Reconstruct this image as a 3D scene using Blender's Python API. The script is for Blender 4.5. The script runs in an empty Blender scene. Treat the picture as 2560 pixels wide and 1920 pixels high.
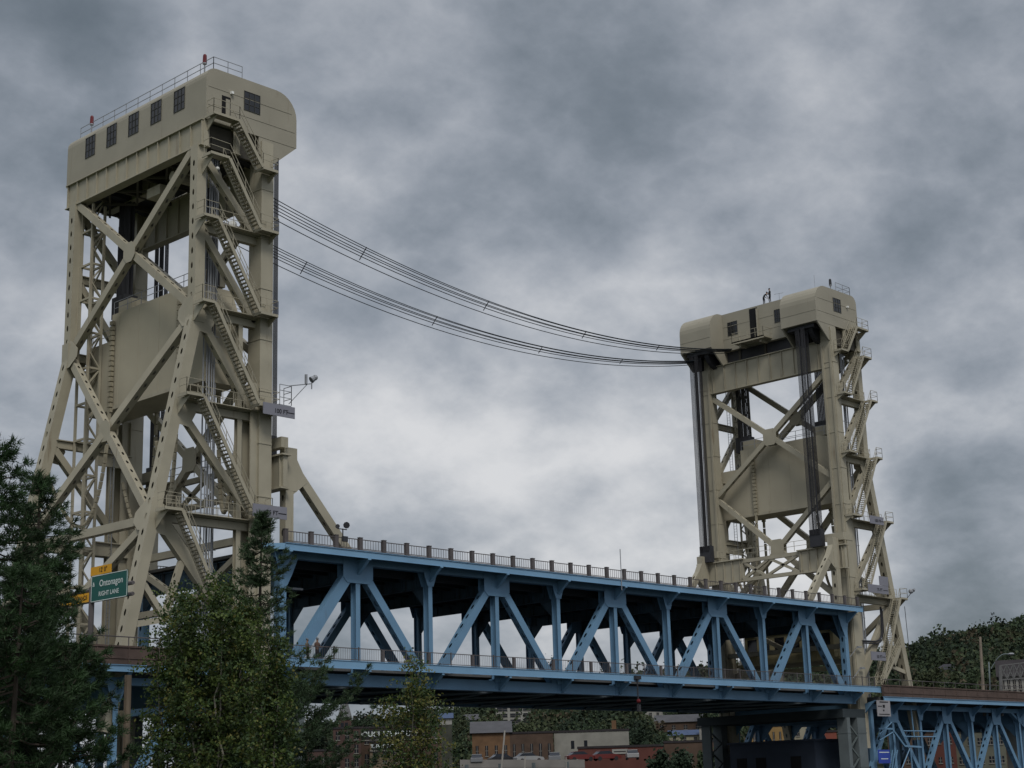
import bpy, math, random
import numpy as np
from mathutils import Vector, Matrix
S = bpy.context.scene
R = math.radians
rnd = random.Random(7)

# ------------------------------------------------------------ camera
CAM = Vector((-74.613, -95.091, -17.699)); YAW = R(43.4475); PIT = R(14.1423); ROL = R(-1.6712); FPX = 4073.0
fw = Vector((math.cos(PIT)*math.cos(YAW), math.cos(PIT)*math.sin(YAW), math.sin(PIT)))
rt = Vector((math.sin(YAW), -math.cos(YAW), 0)); up = rt.cross(fw)
RT = math.cos(ROL)*rt + math.sin(ROL)*up; UP = -math.sin(ROL)*rt + math.cos(ROL)*up
cd = bpy.data.cameras.new('camera'); cam = bpy.data.objects.new('camera', cd); S.collection.objects.link(cam)
cam.matrix_world = Matrix(((RT.x, UP.x, -fw.x, CAM.x), (RT.y, UP.y, -fw.y, CAM.y), (RT.z, UP.z, -fw.z, CAM.z), (0, 0, 0, 1)))
cd.sensor_width = 36; cd.lens = 36*FPX/2560; cd.clip_start = .5; cd.clip_end = 6000
S.camera = cam

# ------------------------------------------------------------ sky, sun, exposure
SUN_EL, SUN_AZ = R(50), R(236)          # azimuth counted from +X towards +Y, the light comes from there
W = bpy.data.worlds.new('World'); S.world = W; W.use_nodes = True
nt = W.node_tree; N = nt.nodes; Lk = nt.links
bg = N['Background']
def nd(t, **k):
    n = N.new(t)
    for a, b in k.items(): setattr(n, a, b)
    return n
def mth(op, a, b=None, c=None, tree=None):
    n = (tree or nt).nodes.new('ShaderNodeMath'); n.operation = op
    for i, v in enumerate((a, b, c)):
        if v is None: continue
        if isinstance(v, (int, float)): n.inputs[i].default_value = v
        else: (tree or nt).links.new(v, n.inputs[i])
    return n.outputs[0]
sky = nd('ShaderNodeTexSky'); sky.sky_type = 'NISHITA'; sky.sun_disc = False
sky.sun_elevation = SUN_EL; sky.sun_rotation = R(90) - SUN_AZ; sky.air_density = 1.2; sky.dust_density = 2
tc = nd('ShaderNodeTexCoord')
sep = nd('ShaderNodeSeparateXYZ'); Lk.new(tc.outputs['Generated'], sep.inputs[0])
zc = mth('ADD', mth('MAXIMUM', sep.outputs[2], 0.0), .50)
cmb = nd('ShaderNodeCombineXYZ')
Lk.new(mth('DIVIDE', sep.outputs[0], zc), cmb.inputs[0]); Lk.new(mth('DIVIDE', sep.outputs[1], zc), cmb.inputs[1])
def noise(sc, det, ro, dist, w):
    n = nd('ShaderNodeTexNoise'); n.noise_dimensions = '3D'
    n.inputs['Scale'].default_value = sc; n.inputs['Detail'].default_value = det
    n.inputs['Roughness'].default_value = ro; n.inputs['Distortion'].default_value = dist
    ad = nd('ShaderNodeVectorMath', operation='ADD'); Lk.new(cmb.outputs[0], ad.inputs[0]); ad.inputs[1].default_value = w
    Lk.new(ad.outputs[0], n.inputs['Vector']); return n.outputs['Fac']
n1 = noise(2.5, 4, .45, .15, (3.1, 7.7, 0)); n2 = noise(7.0, 9, .60, .10, (11, 2.3, 5))
n3 = noise(6.0, 6, .55, 0, (5.2, 1.3, 9)); puff = mth('SUBTRACT', .16, mth('ABSOLUTE', mth('SUBTRACT', n3, .5)))   # billows: rounded lumps with sharp seams
# overcast that is heavier in some directions and thinner in others
def direc(px, py):
    return (fw + RT*((px-1280)/FPX) - UP*((py-960)/FPX)).normalized()
def lobe(px, py, rad):
    d = direc(px, py)
    dp = nd('ShaderNodeVectorMath', operation='DOT_PRODUCT'); Lk.new(tc.outputs['Generated'], dp.inputs[0]); dp.inputs[1].default_value = d
    ang = mth('ARCCOSINE', mth('MINIMUM', dp.outputs['Value'], 1.0))
    x = mth('DIVIDE', ang, R(rad)); return mth('EXPONENT', mth('MULTIPLY', mth('MULTIPLY', x, x), -1.0))
base = mth('ADD', mth('ADD', mth('MULTIPLY', mth('SUBTRACT', n1, .5), 1.0), mth('MULTIPLY', mth('SUBTRACT', n2, .5), .85)), mth('MULTIPLY', mth('SUBTRACT', .10, puff), -1.0))
for px, py, rad, amp in [
        (1350, 1100, 5.5, .20), (1000, 1040, 1.6, .14), (1260, 1215, 1.0, .16), (1560, 760, 3, .06), (2000, 1380, 4, .28), (2090, 230, 2.0, .13), (1480, 220, 5.0, -.28), (2350, 60, 4, -.15),
        (100, 60, 4.5, -.30), (950, -40, 4, -.16), (1700, -60, 5, -.16), (560, 620, 5, .03), (1450, 980, 1.5, -.22), (2330, 1230, 2.0, -.34), (2000, 1180, 2, .14), (2360, 1530, 2.6, -.18),
        (2350, 640, 3.5, -.20), (1080, 620, 3.0, -.06), (820, 1040, 2.5, .14), (1050, 1130, 1.8, .16), (1180, 1230, 1.2, .16), (1400, 1430, 3, .12), (250, 1250, 4, .10), (60, 900, 3, .06)]:
    base = mth('ADD', base, mth('MULTIPLY', lobe(px, py, rad), amp))
ramp = nd('ShaderNodeValToRGB'); Lk.new(mth('ADD', base, .56), ramp.inputs[0])
cr = ramp.color_ramp; cr.interpolation = 'B_SPLINE'
cr.elements[0].position = .0; cr.elements[0].color = (.108, .134, .158, 1)
cr.elements[1].position = 1.; cr.elements[1].color = (.74, .74, .75, 1)
for p, c in ((.28, (.185, .215, .25, 1)), (.50, (.300, .330, .378, 1)), (.74, (.49, .51, .545, 1))):
    e = cr.elements.new(p); e.color = c
# thinner bright cloud on the side of the sun
sd = nd('ShaderNodeVectorMath', operation='DOT_PRODUCT'); Lk.new(tc.outputs['Generated'], sd.inputs[0])
sd.inputs[1].default_value = (math.cos(SUN_EL)*math.cos(SUN_AZ), math.cos(SUN_EL)*math.sin(SUN_AZ), math.sin(SUN_EL))
glow = mth('ADD', mth('MULTIPLY', mth('POWER', mth('MAXIMUM', sd.outputs['Value'], 0.0), 1.5), 1.1), 1.0)
sc_ = nd('ShaderNodeVectorMath', operation='SCALE'); Lk.new(ramp.outputs[0], sc_.inputs[0]); Lk.new(glow, sc_.inputs[3])
K = .10                                   # strength of the Background; the cloud layer is lit to match
cl = nd('ShaderNodeVectorMath', operation='SCALE'); bk = nd('ShaderNodeVectorMath', operation='DOT_PRODUCT'); Lk.new(tc.outputs['Generated'], bk.inputs[0]); bk.inputs[1].default_value = (-fw.x, -fw.y, -.35)
dim = mth('SUBTRACT', 1.0, mth('MULTIPLY', mth('MULTIPLY', mth('MAXIMUM', bk.outputs['Value'], 0.0), .55), mth('SUBTRACT', 1.0, mth('MAXIMUM', sep.outputs[2], 0.0))))   # low sky behind the camera dimmed, added to darken the undersides
s2_ = nd('ShaderNodeVectorMath', operation='SCALE'); Lk.new(sc_.outputs[0], s2_.inputs[0]); Lk.new(dim, s2_.inputs[3])
Lk.new(s2_.outputs[0], cl.inputs[0]); cl.inputs[3].default_value = 1/K
mx = nd('ShaderNodeMixRGB'); mx.inputs[0].default_value = .93
Lk.new(sky.outputs[0], mx.inputs[1]); Lk.new(cl.outputs[0], mx.inputs[2]); Lk.new(mx.outputs[0], bg.inputs[0])
bg.inputs[1].default_value = K
sl = bpy.data.lights.new('sun', 'SUN'); sl.energy = 1.5; sl.angle = R(18); sl.color = (1, .965, .90)
so = bpy.data.objects.new('sun', sl); S.collection.objects.link(so)
sdir = Vector((math.cos(SUN_EL)*math.cos(SUN_AZ), math.cos(SUN_EL)*math.sin(SUN_AZ), math.sin(SUN_EL)))
so.rotation_euler = sdir.to_track_quat('Z', 'Y').to_euler(); so.location = sdir*400
S.view_settings.view_transform = 'Standard'; S.view_settings.look = 'None'; S.view_settings.exposure = 0; S.view_settings.gamma = 1
S.render.engine = 'CYCLES'
S.cycles.max_bounces = 5; S.cycles.diffuse_bounces = 2; S.cycles.transparent_max_bounces = 6

# ------------------------------------------------------------ materials
MATS = {}
def mat(name, col, rough=.6, metal=0, var=.12, scale=.6, streak=0, streakcol=(.13, .075, .04), trans=0, spec=.3, stretch=(1, 1, 1), col2=None, bump=0, thr=.60, hsc=1.0):
    if name in MATS: return MATS[name]
    m = bpy.data.materials.new(name); m.use_nodes = True; t = m.node_tree; n = t.nodes; l = t.links
    p = n['Principled BSDF']; p.inputs['Roughness'].default_value = rough; p.inputs['Metallic'].default_value = metal
    p.inputs['Specular IOR Level'].default_value = spec
    g = n.new('ShaderNodeNewGeometry')
    mp = n.new('ShaderNodeMapping'); mp.inputs['Scale'].default_value = stretch; l.new(g.outputs['Position'], mp.inputs[0])
    nz = n.new('ShaderNodeTexNoise'); nz.inputs['Scale'].default_value = scale; nz.inputs['Detail'].default_value = 6; l.new(mp.outputs[0], nz.inputs['Vector'])
    a = n.new('ShaderNodeMixRGB'); a.inputs[1].default_value = tuple(c*(1-var) for c in col)+(1,)
    a.inputs[2].default_value = tuple(min(1, c*(1+var)) for c in (col2 or col))+(1,)
    mr = n.new('ShaderNodeMapRange'); mr.inputs[1].default_value = .3; mr.inputs[2].default_value = .7
    l.new(nz.outputs['Fac'], mr.inputs[0]); l.new(mr.outputs[0], a.inputs[0])
    out = a.outputs[0]
    if streak:
        m2 = n.new('ShaderNodeMapping'); m2.inputs['Scale'].default_value = (1.4*hsc, 1.4*hsc, .16*hsc); l.new(g.outputs['Position'], m2.inputs[0])
        s = n.new('ShaderNodeTexNoise'); s.inputs['Scale'].default_value = 1.0; s.inputs['Detail'].default_value = 8; s.inputs['Roughness'].default_value = .68; l.new(m2.outputs[0], s.inputs['Vector'])
        r2 = n.new('ShaderNodeMapRange'); r2.inputs[1].default_value = thr; r2.inputs[2].default_value = thr+.16; r2.inputs[4].default_value = streak; l.new(s.outputs['Fac'], r2.inputs[0])
        b = n.new('ShaderNodeMixRGB'); l.new(r2.outputs[0], b.inputs[0]); l.new(out, b.inputs[1]); b.inputs[2].default_value = streakcol+(1,); out = b.outputs[0]
    l.new(out, p.inputs['Base Color'])
    if bump:
        bn = n.new('ShaderNodeBump'); bn.inputs['Strength'].default_value = bump; l.new(nz.outputs['Fac'], bn.inputs['Height']); l.new(bn.outputs[0], p.inputs['Normal'])
    if trans:
        tr = n.new('ShaderNodeBsdfTranslucent'); l.new(out, tr.inputs[0]); mi = n.new('ShaderNodeMixShader'); mi.inputs[0].default_value = trans
        l.new(p.outputs[0], mi.inputs[1]); l.new(tr.outputs[0], mi.inputs[2]); l.new(mi.outputs[0], n['Material Output'].inputs[0])
    MATS[name] = m; return m
TAN = mat('tan_paint', (.352, .322, .245), .55, var=.10, scale=.5, streak=.75, streakcol=(.15, .095, .055))
TANH = mat('house_panel', (.30, .277, .219), .6, var=.08, scale=.35, streak=.55, streakcol=(.17, .13, .085), thr=.62)
TANC = mat('counterweight_concrete', (.375, .34, .258), .8, var=.08, scale=.25, streak=.35, streakcol=(.22, .17, .12))
RUST = mat('rusty_bead', (.17, .115, .08), .8, var=.3, scale=3)
BLUE = mat('blue_paint', (.132, .248, .375), .5, var=.10, scale=.5, streak=.45, streakcol=(.10, .085, .08), thr=.64)
BLUF = mat('blue_fascia_paint', (.178, .325, .480), .45, var=.08, scale=.4, streak=.35, streakcol=(.12, .10, .09), thr=.66)
DARK = mat('dark_steel', (.035, .036, .042), .6, var=.2)
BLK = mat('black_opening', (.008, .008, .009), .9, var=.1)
ROPE = mat('greased_rope', (.032, .032, .036), .5, metal=.1, var=.4, scale=3, stretch=(1, 1, .02))
CABLE = mat('black_cable', (.02, .026, .034), .5)
RAILB = mat('brown_rail', (.095, .085, .086), .7, var=.2)
PARA = mat('brown_parapet', (.092, .064, .054), .8, var=.18, scale=1.2, streak=.4)
GALV = mat('galvanised', (.28, .29, .31), .5, metal=.3)
CONC = mat('concrete', (.115, .135, .14), .85, var=.15, streak=.5, streakcol=(.09, .09, .08))
GLASS = mat('dark_glass', (.012, .014, .018), .15, spec=.5)
SIGNG = mat('grey_sign', (.21, .21, .245), .6, var=.05)
INK = mat('black_letters', (.01, .01, .012), .7)
WHITE = mat('white_letters', (.62, .68, .66), .7, var=.05)
GREEN = mat('green_sign', (.006, .085, .070), .5, var=.06)
YEL = mat('yellow_sign', (.62, .30, .006), .5, var=.05)
BSIGN = mat('blue_sign', (.03, .06, .33), .5)
RED = mat('red_lamp', (.13, .015, .018), .35)
LAMPW = mat('white_lamp', (.75, .75, .72), .4)
SLAB = mat('deck_concrete', (.10, .10, .10), .9)

# ------------------------------------------------------------ mesh helpers
class MB:
    def __init__(s): s.v = []; s.f = []; s.m = []
    def add(s, vs, fs, mi=0):
        b = len(s.v); s.v += [tuple(v) for v in vs]; s.f += [tuple(b+i for i in f) for f in fs]; s.m += [mi]*len(fs)
    def box(s, a, b, mi=0):
        x0, y0, z0 = (min(a[i], b[i]) for i in range(3)); x1, y1, z1 = (max(a[i], b[i]) for i in range(3))
        s.add([(x0,y0,z0),(x1,y0,z0),(x1,y1,z0),(x0,y1,z0),(x0,y0,z1),(x1,y0,z1),(x1,y1,z1),(x0,y1,z1)],
              [(0,3,2,1),(4,5,6,7),(0,1,5,4),(1,2,6,5),(2,3,7,6),(3,0,4,7)], mi)
    def beam(s, p0, p1, w, d, n, holes=0, mi=0, dark=None, hsize=None):
        """box member p0-p1; n = normal of the truss plane, w = width in plane, d = depth along n; holes = spacing of oval access holes in the two in-plane sides"""
        p0 = Vector(p0); p1 = Vector(p1); a = (p1-p0); L = a.length; a = a/L
        n = Vector(n); n = (n - a*n.dot(a)).normalized(); q = a.cross(n)
        def P(t, i, j): return p0 + a*t + q*(i*w/2) + n*(j*d/2)
        for j in (-1, 1): s.add([P(0,-1,j), P(L,-1,j), P(L,1,j), P(0,1,j)], [(0,1,2,3) if j > 0 else (3,2,1,0)], mi)
        for t, o in ((0, 0), (L, 1)): s.add([P(t,-1,-1), P(t,1,-1), P(t,1,1), P(t,-1,1)], [(0,1,2,3) if o else (3,2,1,0)], mi)
        for i in (-1, 1):
            if not holes or L < 2*holes:
                s.add([P(0,i,-1), P(L,i,-1), P(L,i,1), P(0,i,1)], [(0,1,2,3)], mi); continue
            k = max(1, int((L-1.0)/holes)); m0 = (L-k*holes)/2
            s.add([P(0,i,-1), P(m0,i,-1), P(m0,i,1), P(0,i,1)], [(0,1,2,3)], mi); s.add([P(L-m0,i,-1), P(L,i,-1), P(L,i,1), P(L-m0,i,1)], [(0,1,2,3)], mi)
            hl = (hsize or .24)*1.25; hw = min(.6, (hsize or .24)/d*1.15)
            for c in range(k):
                t0 = m0+c*holes; tc_ = t0+holes/2
                o = [(t0,-1),(t0+holes,-1),(t0+holes,1),(t0,1)]
                h = [(tc_+hl*math.cos(u)*1.05, hw*math.sin(u)*1.05) for u in [R(22.5+45*e) for e in range(8)]]
                V = [P(t,i,j) for t, j in o] + [P(t,i,j) for t, j in h]
                # h index: 0..7 start angle 22.5 -> +t side first
                F = [(1,2,4,11),(2,5,4),(2,6,5),(2,3,7,6),(3,8,7),(3,0,9,8),(0,10,9),(0,11,10),(0,1,11)]
                F = [(1,2,4,11),(2,5,4),(2,3,6,5),(3,7,6),(3,0,8,7),(0,9,8),(0,1,10,9),(1,11,10)]
                s.add(V, F, mi)
    def ibeam(s, p0, p1, w, d, n, t=.06, mi=0):
        n = Vector(n); a = (Vector(p1)-Vector(p0)).normalized(); n = (n-a*n.dot(a)).normalized()
        for k in (-1, 1): s.beam(Vector(p0)+n*(k*(d/2-t/2)), Vector(p1)+n*(k*(d/2-t/2)), w, t, n, mi=mi)
        s.beam(p0, p1, t, d-2*t, n, mi=mi)
    def tube(s, p0, p1, r, sides=6, r1=None, mi=0, caps=True):
        p0 = Vector(p0); p1 = Vector(p1); a = p1-p0
        if a.length < 1e-6: return
        a.normalize(); q = a.orthogonal().normalized(); w = a.cross(q); r1 = r if r1 is None else r1
        V = [p+q*(rr*math.cos(2*math.pi*i/sides))+w*(rr*math.sin(2*math.pi*i/sides)) for p, rr in ((p0, r), (p1, r1)) for i in range(sides)]
        F = [(i, (i+1) % sides, sides+(i+1) % sides, sides+i) for i in range(sides)]
        if caps: F += [tuple(range(sides))[::-1], tuple(range(sides, 2*sides))]
        s.add(V, F, mi)
    def path(s, pts, r, sides=5, mi=0):
        for a, b in zip(pts[:-1], pts[1:]): s.tube(a, b, r, sides, mi=mi)
    def prism(s, pts, ext, mi=0):
        """planar outline pts extruded by vector ext"""
        k = len(pts); e = Vector(ext); V = [Vector(p) for p in pts] + [Vector(p)+e for p in pts]
        s.add(V, [tuple(range(k))[::-1], tuple(range(k, 2*k))] + [(i, (i+1) % k, k+(i+1) % k, k+i) for i in range(k)], mi)
    def ball(s, c, r, seg=8, ring=6, sc=(1, 1, 1), mi=0):
        V = []; F = []
        for i in range(ring+1):
            th = math.pi*i/ring
            for j in range(seg):
                ph = 2*math.pi*j/seg; V.append((c[0]+r*sc[0]*math.sin(th)*math.cos(ph), c[1]+r*sc[1]*math.sin(th)*math.sin(ph), c[2]+r*sc[2]*math.cos(th)))
        for i in range(ring):
            for j in range(seg): F.append((i*seg+j, (i+1)*seg+j, (i+1)*seg+(j+1) % seg, i*seg+(j+1) % seg))
        s.add(V, F, mi)
    def build(s, name, mats, parent=None, label=None, smooth=False, org=None):
        me = bpy.data.meshes.new(name)
        o0 = Vector((0, 0, 0))
        q = parent
        while q is not None: o0 = o0 + q.location; q = q.parent
        if parent is None and org is not None: o0 = Vector(org)
        me.from_pydata([(v[0]-o0.x, v[1]-o0.y, v[2]-o0.z) for v in s.v], [], s.f)
        if not isinstance(mats, (list, tuple)): mats = [mats]
        for m in mats: me.materials.append(m)
        if len(mats) > 1: me.polygons.foreach_set('material_index', s.m)
        if smooth: me.polygons.foreach_set('use_smooth', [True]*len(s.f))
        me.update()
        o = bpy.data.objects.new(name, me); S.collection.objects.link(o)
        if parent is not None: o.parent = parent
        elif org is not None: o.location = org
        if label: o['label'] = label
        return o
def tag(o, label=None, cat=None, group=None, kind=None):
    if label: o['label'] = label
    if cat: o['category'] = cat
    if group: o['group'] = group
    if kind: o['kind'] = kind
    return o
def thing(name, loc, label, cat, group=None):
    o = bpy.data.objects.new(name, None); S.collection.objects.link(o); o.location = loc; o.empty_display_size = .5
    return tag(o, label, cat, group)
def part(name, mats, parent, fn, **k):
    b = MB(); fn(b); return b.build(name, mats, parent, **k)
def railing(b, pts, h=1.07, sp=1.5, rails=(1, .5), r=.026, mi=0):
    for A, B in zip(pts[:-1], pts[1:]):
        A = Vector(A); B = Vector(B); L = (B-A).length; k = max(1, round(L/sp))
        for i in range(k+1):
            p = A.lerp(B, i/k); b.tube(p, p+Vector((0, 0, h)), r, 4, mi=mi)
        for q in rails: b.tube(A+Vector((0, 0, h*q)), B+Vector((0, 0, h*q)), r, 4, mi=mi)
def text(b, body, org, ux, uy, size, th=.01, mi=0, bold=0):
    cu = bpy.data.curves.new('t', 'FONT'); cu.body = body; cu.size = size; cu.offset = bold; cu.align_x = 'CENTER'; cu.align_y = 'CENTER'
    ob = bpy.data.objects.new('t', cu); S.collection.objects.link(ob)
    dg = bpy.context.evaluated_depsgraph_get(); me = bpy.data.meshes.new_from_object(ob.evaluated_get(dg))
    ux = Vector(ux).normalized(); uy = Vector(uy).normalized(); nn = ux.cross(uy); o = Vector(org)
    b.add([o+ux*v.co.x+uy*v.co.y+nn*th for v in me.vertices], [tuple(p.vertices) for p in me.polygons], mi)
    bpy.data.objects.remove(ob); bpy.data.curves.remove(cu); bpy.data.meshes.remove(me)
def at_r(px, py, r):
    """point seen at (px,py) of the photograph, r metres away measured on the level"""
    d = fw + RT*((px-1280)/FPX) - UP*((py-960)/FPX); k = r/math.hypot(d.x, d.y); return CAM + d*k

P = 7.62; SPAN = 76.2; YF = 17.55; WATER = -20.2

# ------------------------------------------------------------ setting: water, ground, far hills
def shore(y): return 158 + 10*math.sin(y/90.) + .06*y
SKYL = [(-900, 1860), (300, 1860), (700, 1802), (900, 1796), (1200, 1765), (1500, 1700), (1900, 1692), (2100, 1696), (2260, 1692), (2350, 1672), (2420, 1665), (2500, 1654), (2560, 1650), (3400, 1640)]
def ridge_t(px):   # slope angle of the skyline as seen from the near shore
    px = max(-900, min(3400, px))
    for (a, ha), (b, hb) in zip(SKYL[:-1], SKYL[1:]):
        if a <= px <= b: return (1986-(ha+(hb-ha)*(px-a)/(b-a)))/FPX
def height(x, y):
    d = x - shore(y)
    if d < 0: return -22.5
    ax = math.atan2(y-CAM.y, x-CAM.x); px = 1280 + FPX/math.cos(PIT)*math.tan(max(-1.2, min(1.2, YAW-ax))); r = math.hypot(x-CAM.x, y-CAM.y)
    t = min(1, max(0, (d-20)/520.)); k = .30*min(1, t*4)+.70*t**.85
    z = -18.6 + 1.5*min(1, d/60.) + ridge_t(px)*min(r, 800)*k*1.02
    z += 1.6*math.sin(x/61.+1)*math.sin(y/53.)*min(1, d/200)
    if d < 9: z = -22.5 + (z+22.5)*(d/9)
    return z
def far_ground(b):
    xs = [140, 150, 156, 160, 164, 168, 174, 182, 195, 210] + [230+25*i for i in range(30)] + [1000, 1150, 1400, 1800, 2600]
    ys = [-600, -300] + [-200+25*i for i in range(56)] + [1300, 1600, 2200, 3000]
    V = [(x, y, height(x, y) if x < 1000 else height(1000, y)-(x-1000)*.1) for x in xs for y in ys]
    k = len(ys); b.add(V, [(i*k+j, (i+1)*k+j, (i+1)*k+j+1, i*k+j+1) for i in range(len(xs)-1) for j in range(k-1)])
GRND = mat('hillside_ground', (.045, .055, .025), .95, var=.35, scale=.05)
tag(part('hillside', GRND, None, far_ground, smooth=True), 'town hillside rising beyond the far shore', kind='structure')
def bank(b):
    ys = [-1500, -600, -300, -200, -140, -110, -80, -50, -20, 0, 20, 60, 120, 300, 900]
    xs = [-1500, -500, -200, -120, -95, -80, -70, -60, -52, -44, -36, -32, -28]
    def h(x, y):
        e = x + 28 + .0*y; z = -19.35 if e < -8 else (-19.35 + (e+8)*(-.40)); return z + .12*math.sin(x*.7)*math.sin(y*.5)
    V = [(x, y, h(x, y)) for x in xs for y in ys]; k = len(ys)
    b.add(V, [(i*k+j, (i+1)*k+j, (i+1)*k+j+1, i*k+j+1) for i in range(len(xs)-1) for j in range(k-1)])
tag(part('grass_bank', mat('bank_grass', (.05, .075, .022), .95, var=.4, scale=1.2), None, bank, smooth=True), 'grassy near bank below the bridge', kind='structure')
def wtr(b): b.add([(-60, -3000, WATER), (3500, -3000, WATER), (3500, 4000, WATER), (-60, 4000, WATER)], [(0, 1, 2, 3)])
wm = mat('canal_water', (.012, .018, .020), .35, var=.1, scale=.3, bump=.25, spec=.25)
tag(part('water', wm, None, wtr), 'dark canal water under the lift bridge', kind='structure')

# ------------------------------------------------------------ lift towers
LV = [23.9, 17.3, 10.06, 1.8]             # levels of the side struts
VN, VF = .30, 17.25                       # planes of the near and far side frames
def ur(z):                                # rear leg: upright above the knee, raked below it
    return 7.3 if z >= 17.3 else 7.3 + (17.3-z)*.2165
def tower(side):
    T = (lambda u, v, z: Vector((-u, v, z))) if side == 'L' else (lambda u, v, z: Vector((SPAN+u, v, z)))
    sx = -1 if side == 'L' else 1; left = side == 'L'
    def bx(b, a, c, mi=0): b.box(T(*a), T(*c), mi)
    t = thing('lift_tower', T(5, 8.8, -19.5),
              'tall left lift tower of tan steel with zigzag stairs and five windows in a row' if left else
              'smaller looking tan lift tower at the right, with two people on its roof', 'bridge tower', 'lift towers of the bridge')
    NX = Vector((1, 0, 0)); NY = Vector((0, 1, 0))
    # columns next to the span
    for v0, v1 in ((-.5, 1.0), (16.45, 17.95)):
        def col(b):
            bx(b, (1.0, v0, -14), (2.1, v1, 32.0))
            e = .04
            for z in range(-12, 32, 4): bx(b, (1.0-e, v0-e, z), (2.1+e, v1+e, z+.10))
            bx(b, (.86, v0+.1, -14), (1.0, v0+.35, 30)); bx(b, (.86, v1-.35, -14), (1.0, v1-.1, 30))
            g = 2.1
            bx(b, (2.1, v0+.2, -14), (2.75, v0+.32, 12.6)); bx(b, (2.1, v1-.32, -14), (2.75, v1-.2, 12.6))
        part('column', TAN, t, col)
    # rear legs
    for v in (VN+.15, VF+.15):
        def leg(b):
            b.beam(T(7.3, v, 30.35), T(7.3, v, 17.1), .84, .88, NY, 1.15, hsize=.2)
            b.beam(T(7.3, v, 17.5), T(ur(-13), v, -13), .84, .88, NY, 1.15, hsize=.2)
            bx(b, (6.83, v-.47, 16.5), (7.85, v+.47, 18.4))
        part('leg', TAN, t, leg)
    # rear transverse face: crossed braces, strut, portal V
    A = VN+.6; B = VF-.3; M = (A+B)/2
    def rb(p, q, w=.62, d=.58, h=1.2):
        b = MB(); b.beam(T(*p), T(*q), w, d, NX, h, hsize=.17); b.build('brace', TAN, t)
    for (za, zb) in ((30.2, 17.9), (16.9, 2.2)):
        rb((ur(za)+.02, A, za), (ur(zb)+.02, B, zb)); rb((ur(za)-.02, B, za), (ur(zb)-.02, A, zb), .60, .54)
        def gus(b):
            zm = (za+zb)/2; um = ur(zm)
            pts = [(-1.15, .5), (-.5, 1.2), (.5, 1.2), (1.15, .5), (1.15, -.5), (.5, -1.2), (-.5, -1.2), (-1.15, -.5)]
            for s_ in (-1, 1): b.prism([T(um+s_*.335, M+p*.68, zm+q*.68) for p, q in pts], T(um+s_*.36, 0, 0)-T(um+s_*.335, 0, 0))
        part('gusset_plate', TAN, t, gus)
    for v, s_, z0 in ((A, 1, 17.4), (A, 1, 1.9), (B, -1, 17.4), (B, -1, 1.9)):
        def kn(b):
            if True:
                pts = [(-.45, 1.3), (.25, 1.1), (1.15, .35), (1.15, -.35), (.35, -1.1), (-.45, -1.2)]
                if z0 < 5: pts = [(-.45, 1.1), (.3, 1.0), (1.1, .35), (1.1, -.35), (.35, -1.0), (-.45, -1.1)]
                b.prism([T(ur(z0+q)+.37, v+s_*p, z0+q) for p, q in pts], T(.03, 0, 0)-T(0, 0, 0))
        part('gusset_plate', TAN, t, kn)
    b = MB(); b.beam(T(ur(1.6), A, 1.6), T(ur(1.6), B, 1.6), .6, .6, NX, 1.3, hsize=.17); b.build('strut', TAN, t)
    rb((ur(1.2), A, 1.2), (ur(-4), M, -4.1), .55, .5); rb((ur(1.2), B, 1.2), (ur(-4), M, -4.1), .55, .5)
    # front transverse face between the columns
    def fb(p, q, w=.55, d=.5):
        b = MB(); b.beam(T(*p), T(*q), w, d, NX, 1.2, hsize=.16); b.build('brace', TAN, t)
    F0, F1 = 1.0, 16.5; FM = 8.9
    for za, zb, zm in ((26.9, 15.3, 21.0), (14.7, 1.6, 8.3)):
        for (y0, z0), (y1, z1) in (((F0, za), (F1, zb)), ((F1, za), (F0, zb))):
            fb((1.5, y0, z0), (1.5, y1, z1))
        def g2(b):
            pts = [(-1.3, .35), (-.95, .85), (-.35, .7), (.35, .7), (.95, .85), (1.3, .35), (.75, 0), (1.3, -.35), (.95, -.85), (.35, -.7), (-.35, -.7), (-.95, -.85), (-1.3, -.35), (-.75, 0)]
            pts = [(-.9, .55), (-.55, .95), (.55, .95), (.9, .55), (.9, -.55), (.55, -.95), (-.55, -.95), (-.9, -.55)]
            for s_ in (-.27, .27): b.prism([T(1.5+s_, FM-.15+p, zm+q) for p, q in pts], T(.02, 0, 0)-T(0, 0, 0))
        part('gusset_plate', TAN, t, g2)
    for z0, w_ in ((1.2, .55), (-3.2, .5)):
        b = MB(); b.beam(T(1.5, F0, z0), T(1.5, F1, z0), w_, .5, NX); b.build('strut', TAN, t)
    fb((1.5, F0, .9), (1.5, FM, -3.0), .45, .4); fb((1.5, F1, .9), (1.5, FM, -3.0), .45, .4)
    # side frames: struts, diagonals, hanger post
    for v, near in ((VN, True), (VF, False)):
        for z in LV:
            b = MB(); b.beam(T(2.1, v, z-.05), T(ur(z)-.3, v, z-.05), .55, .5, NY); b.beam(T(2.1, v, z+.30), T(ur(z)-.3, v, z+.30), .08, .8, NY); b.build('strut', TAN, t)
        zs = [29.9, 24.0, 17.2, 10.0, 2.2, -7.6]
        for za, zb in zip(zs[:-1], zs[1:]):
            b = MB()
            w = .95 if za == 2.2 else .55
            b.beam(T(ur(za)-.25, v, za-.35), T(2.15, v, zb+.25), w, .5, NY, 1.2 if w < .9 else 0, hsize=.16); b.build('brace', TAN, t)
        b = MB(); b.ibeam(T(3.45, v, 17), T(3.45, v, -9), .38, .42, NY); b.build('hanger_post', TAN, t)
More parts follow.
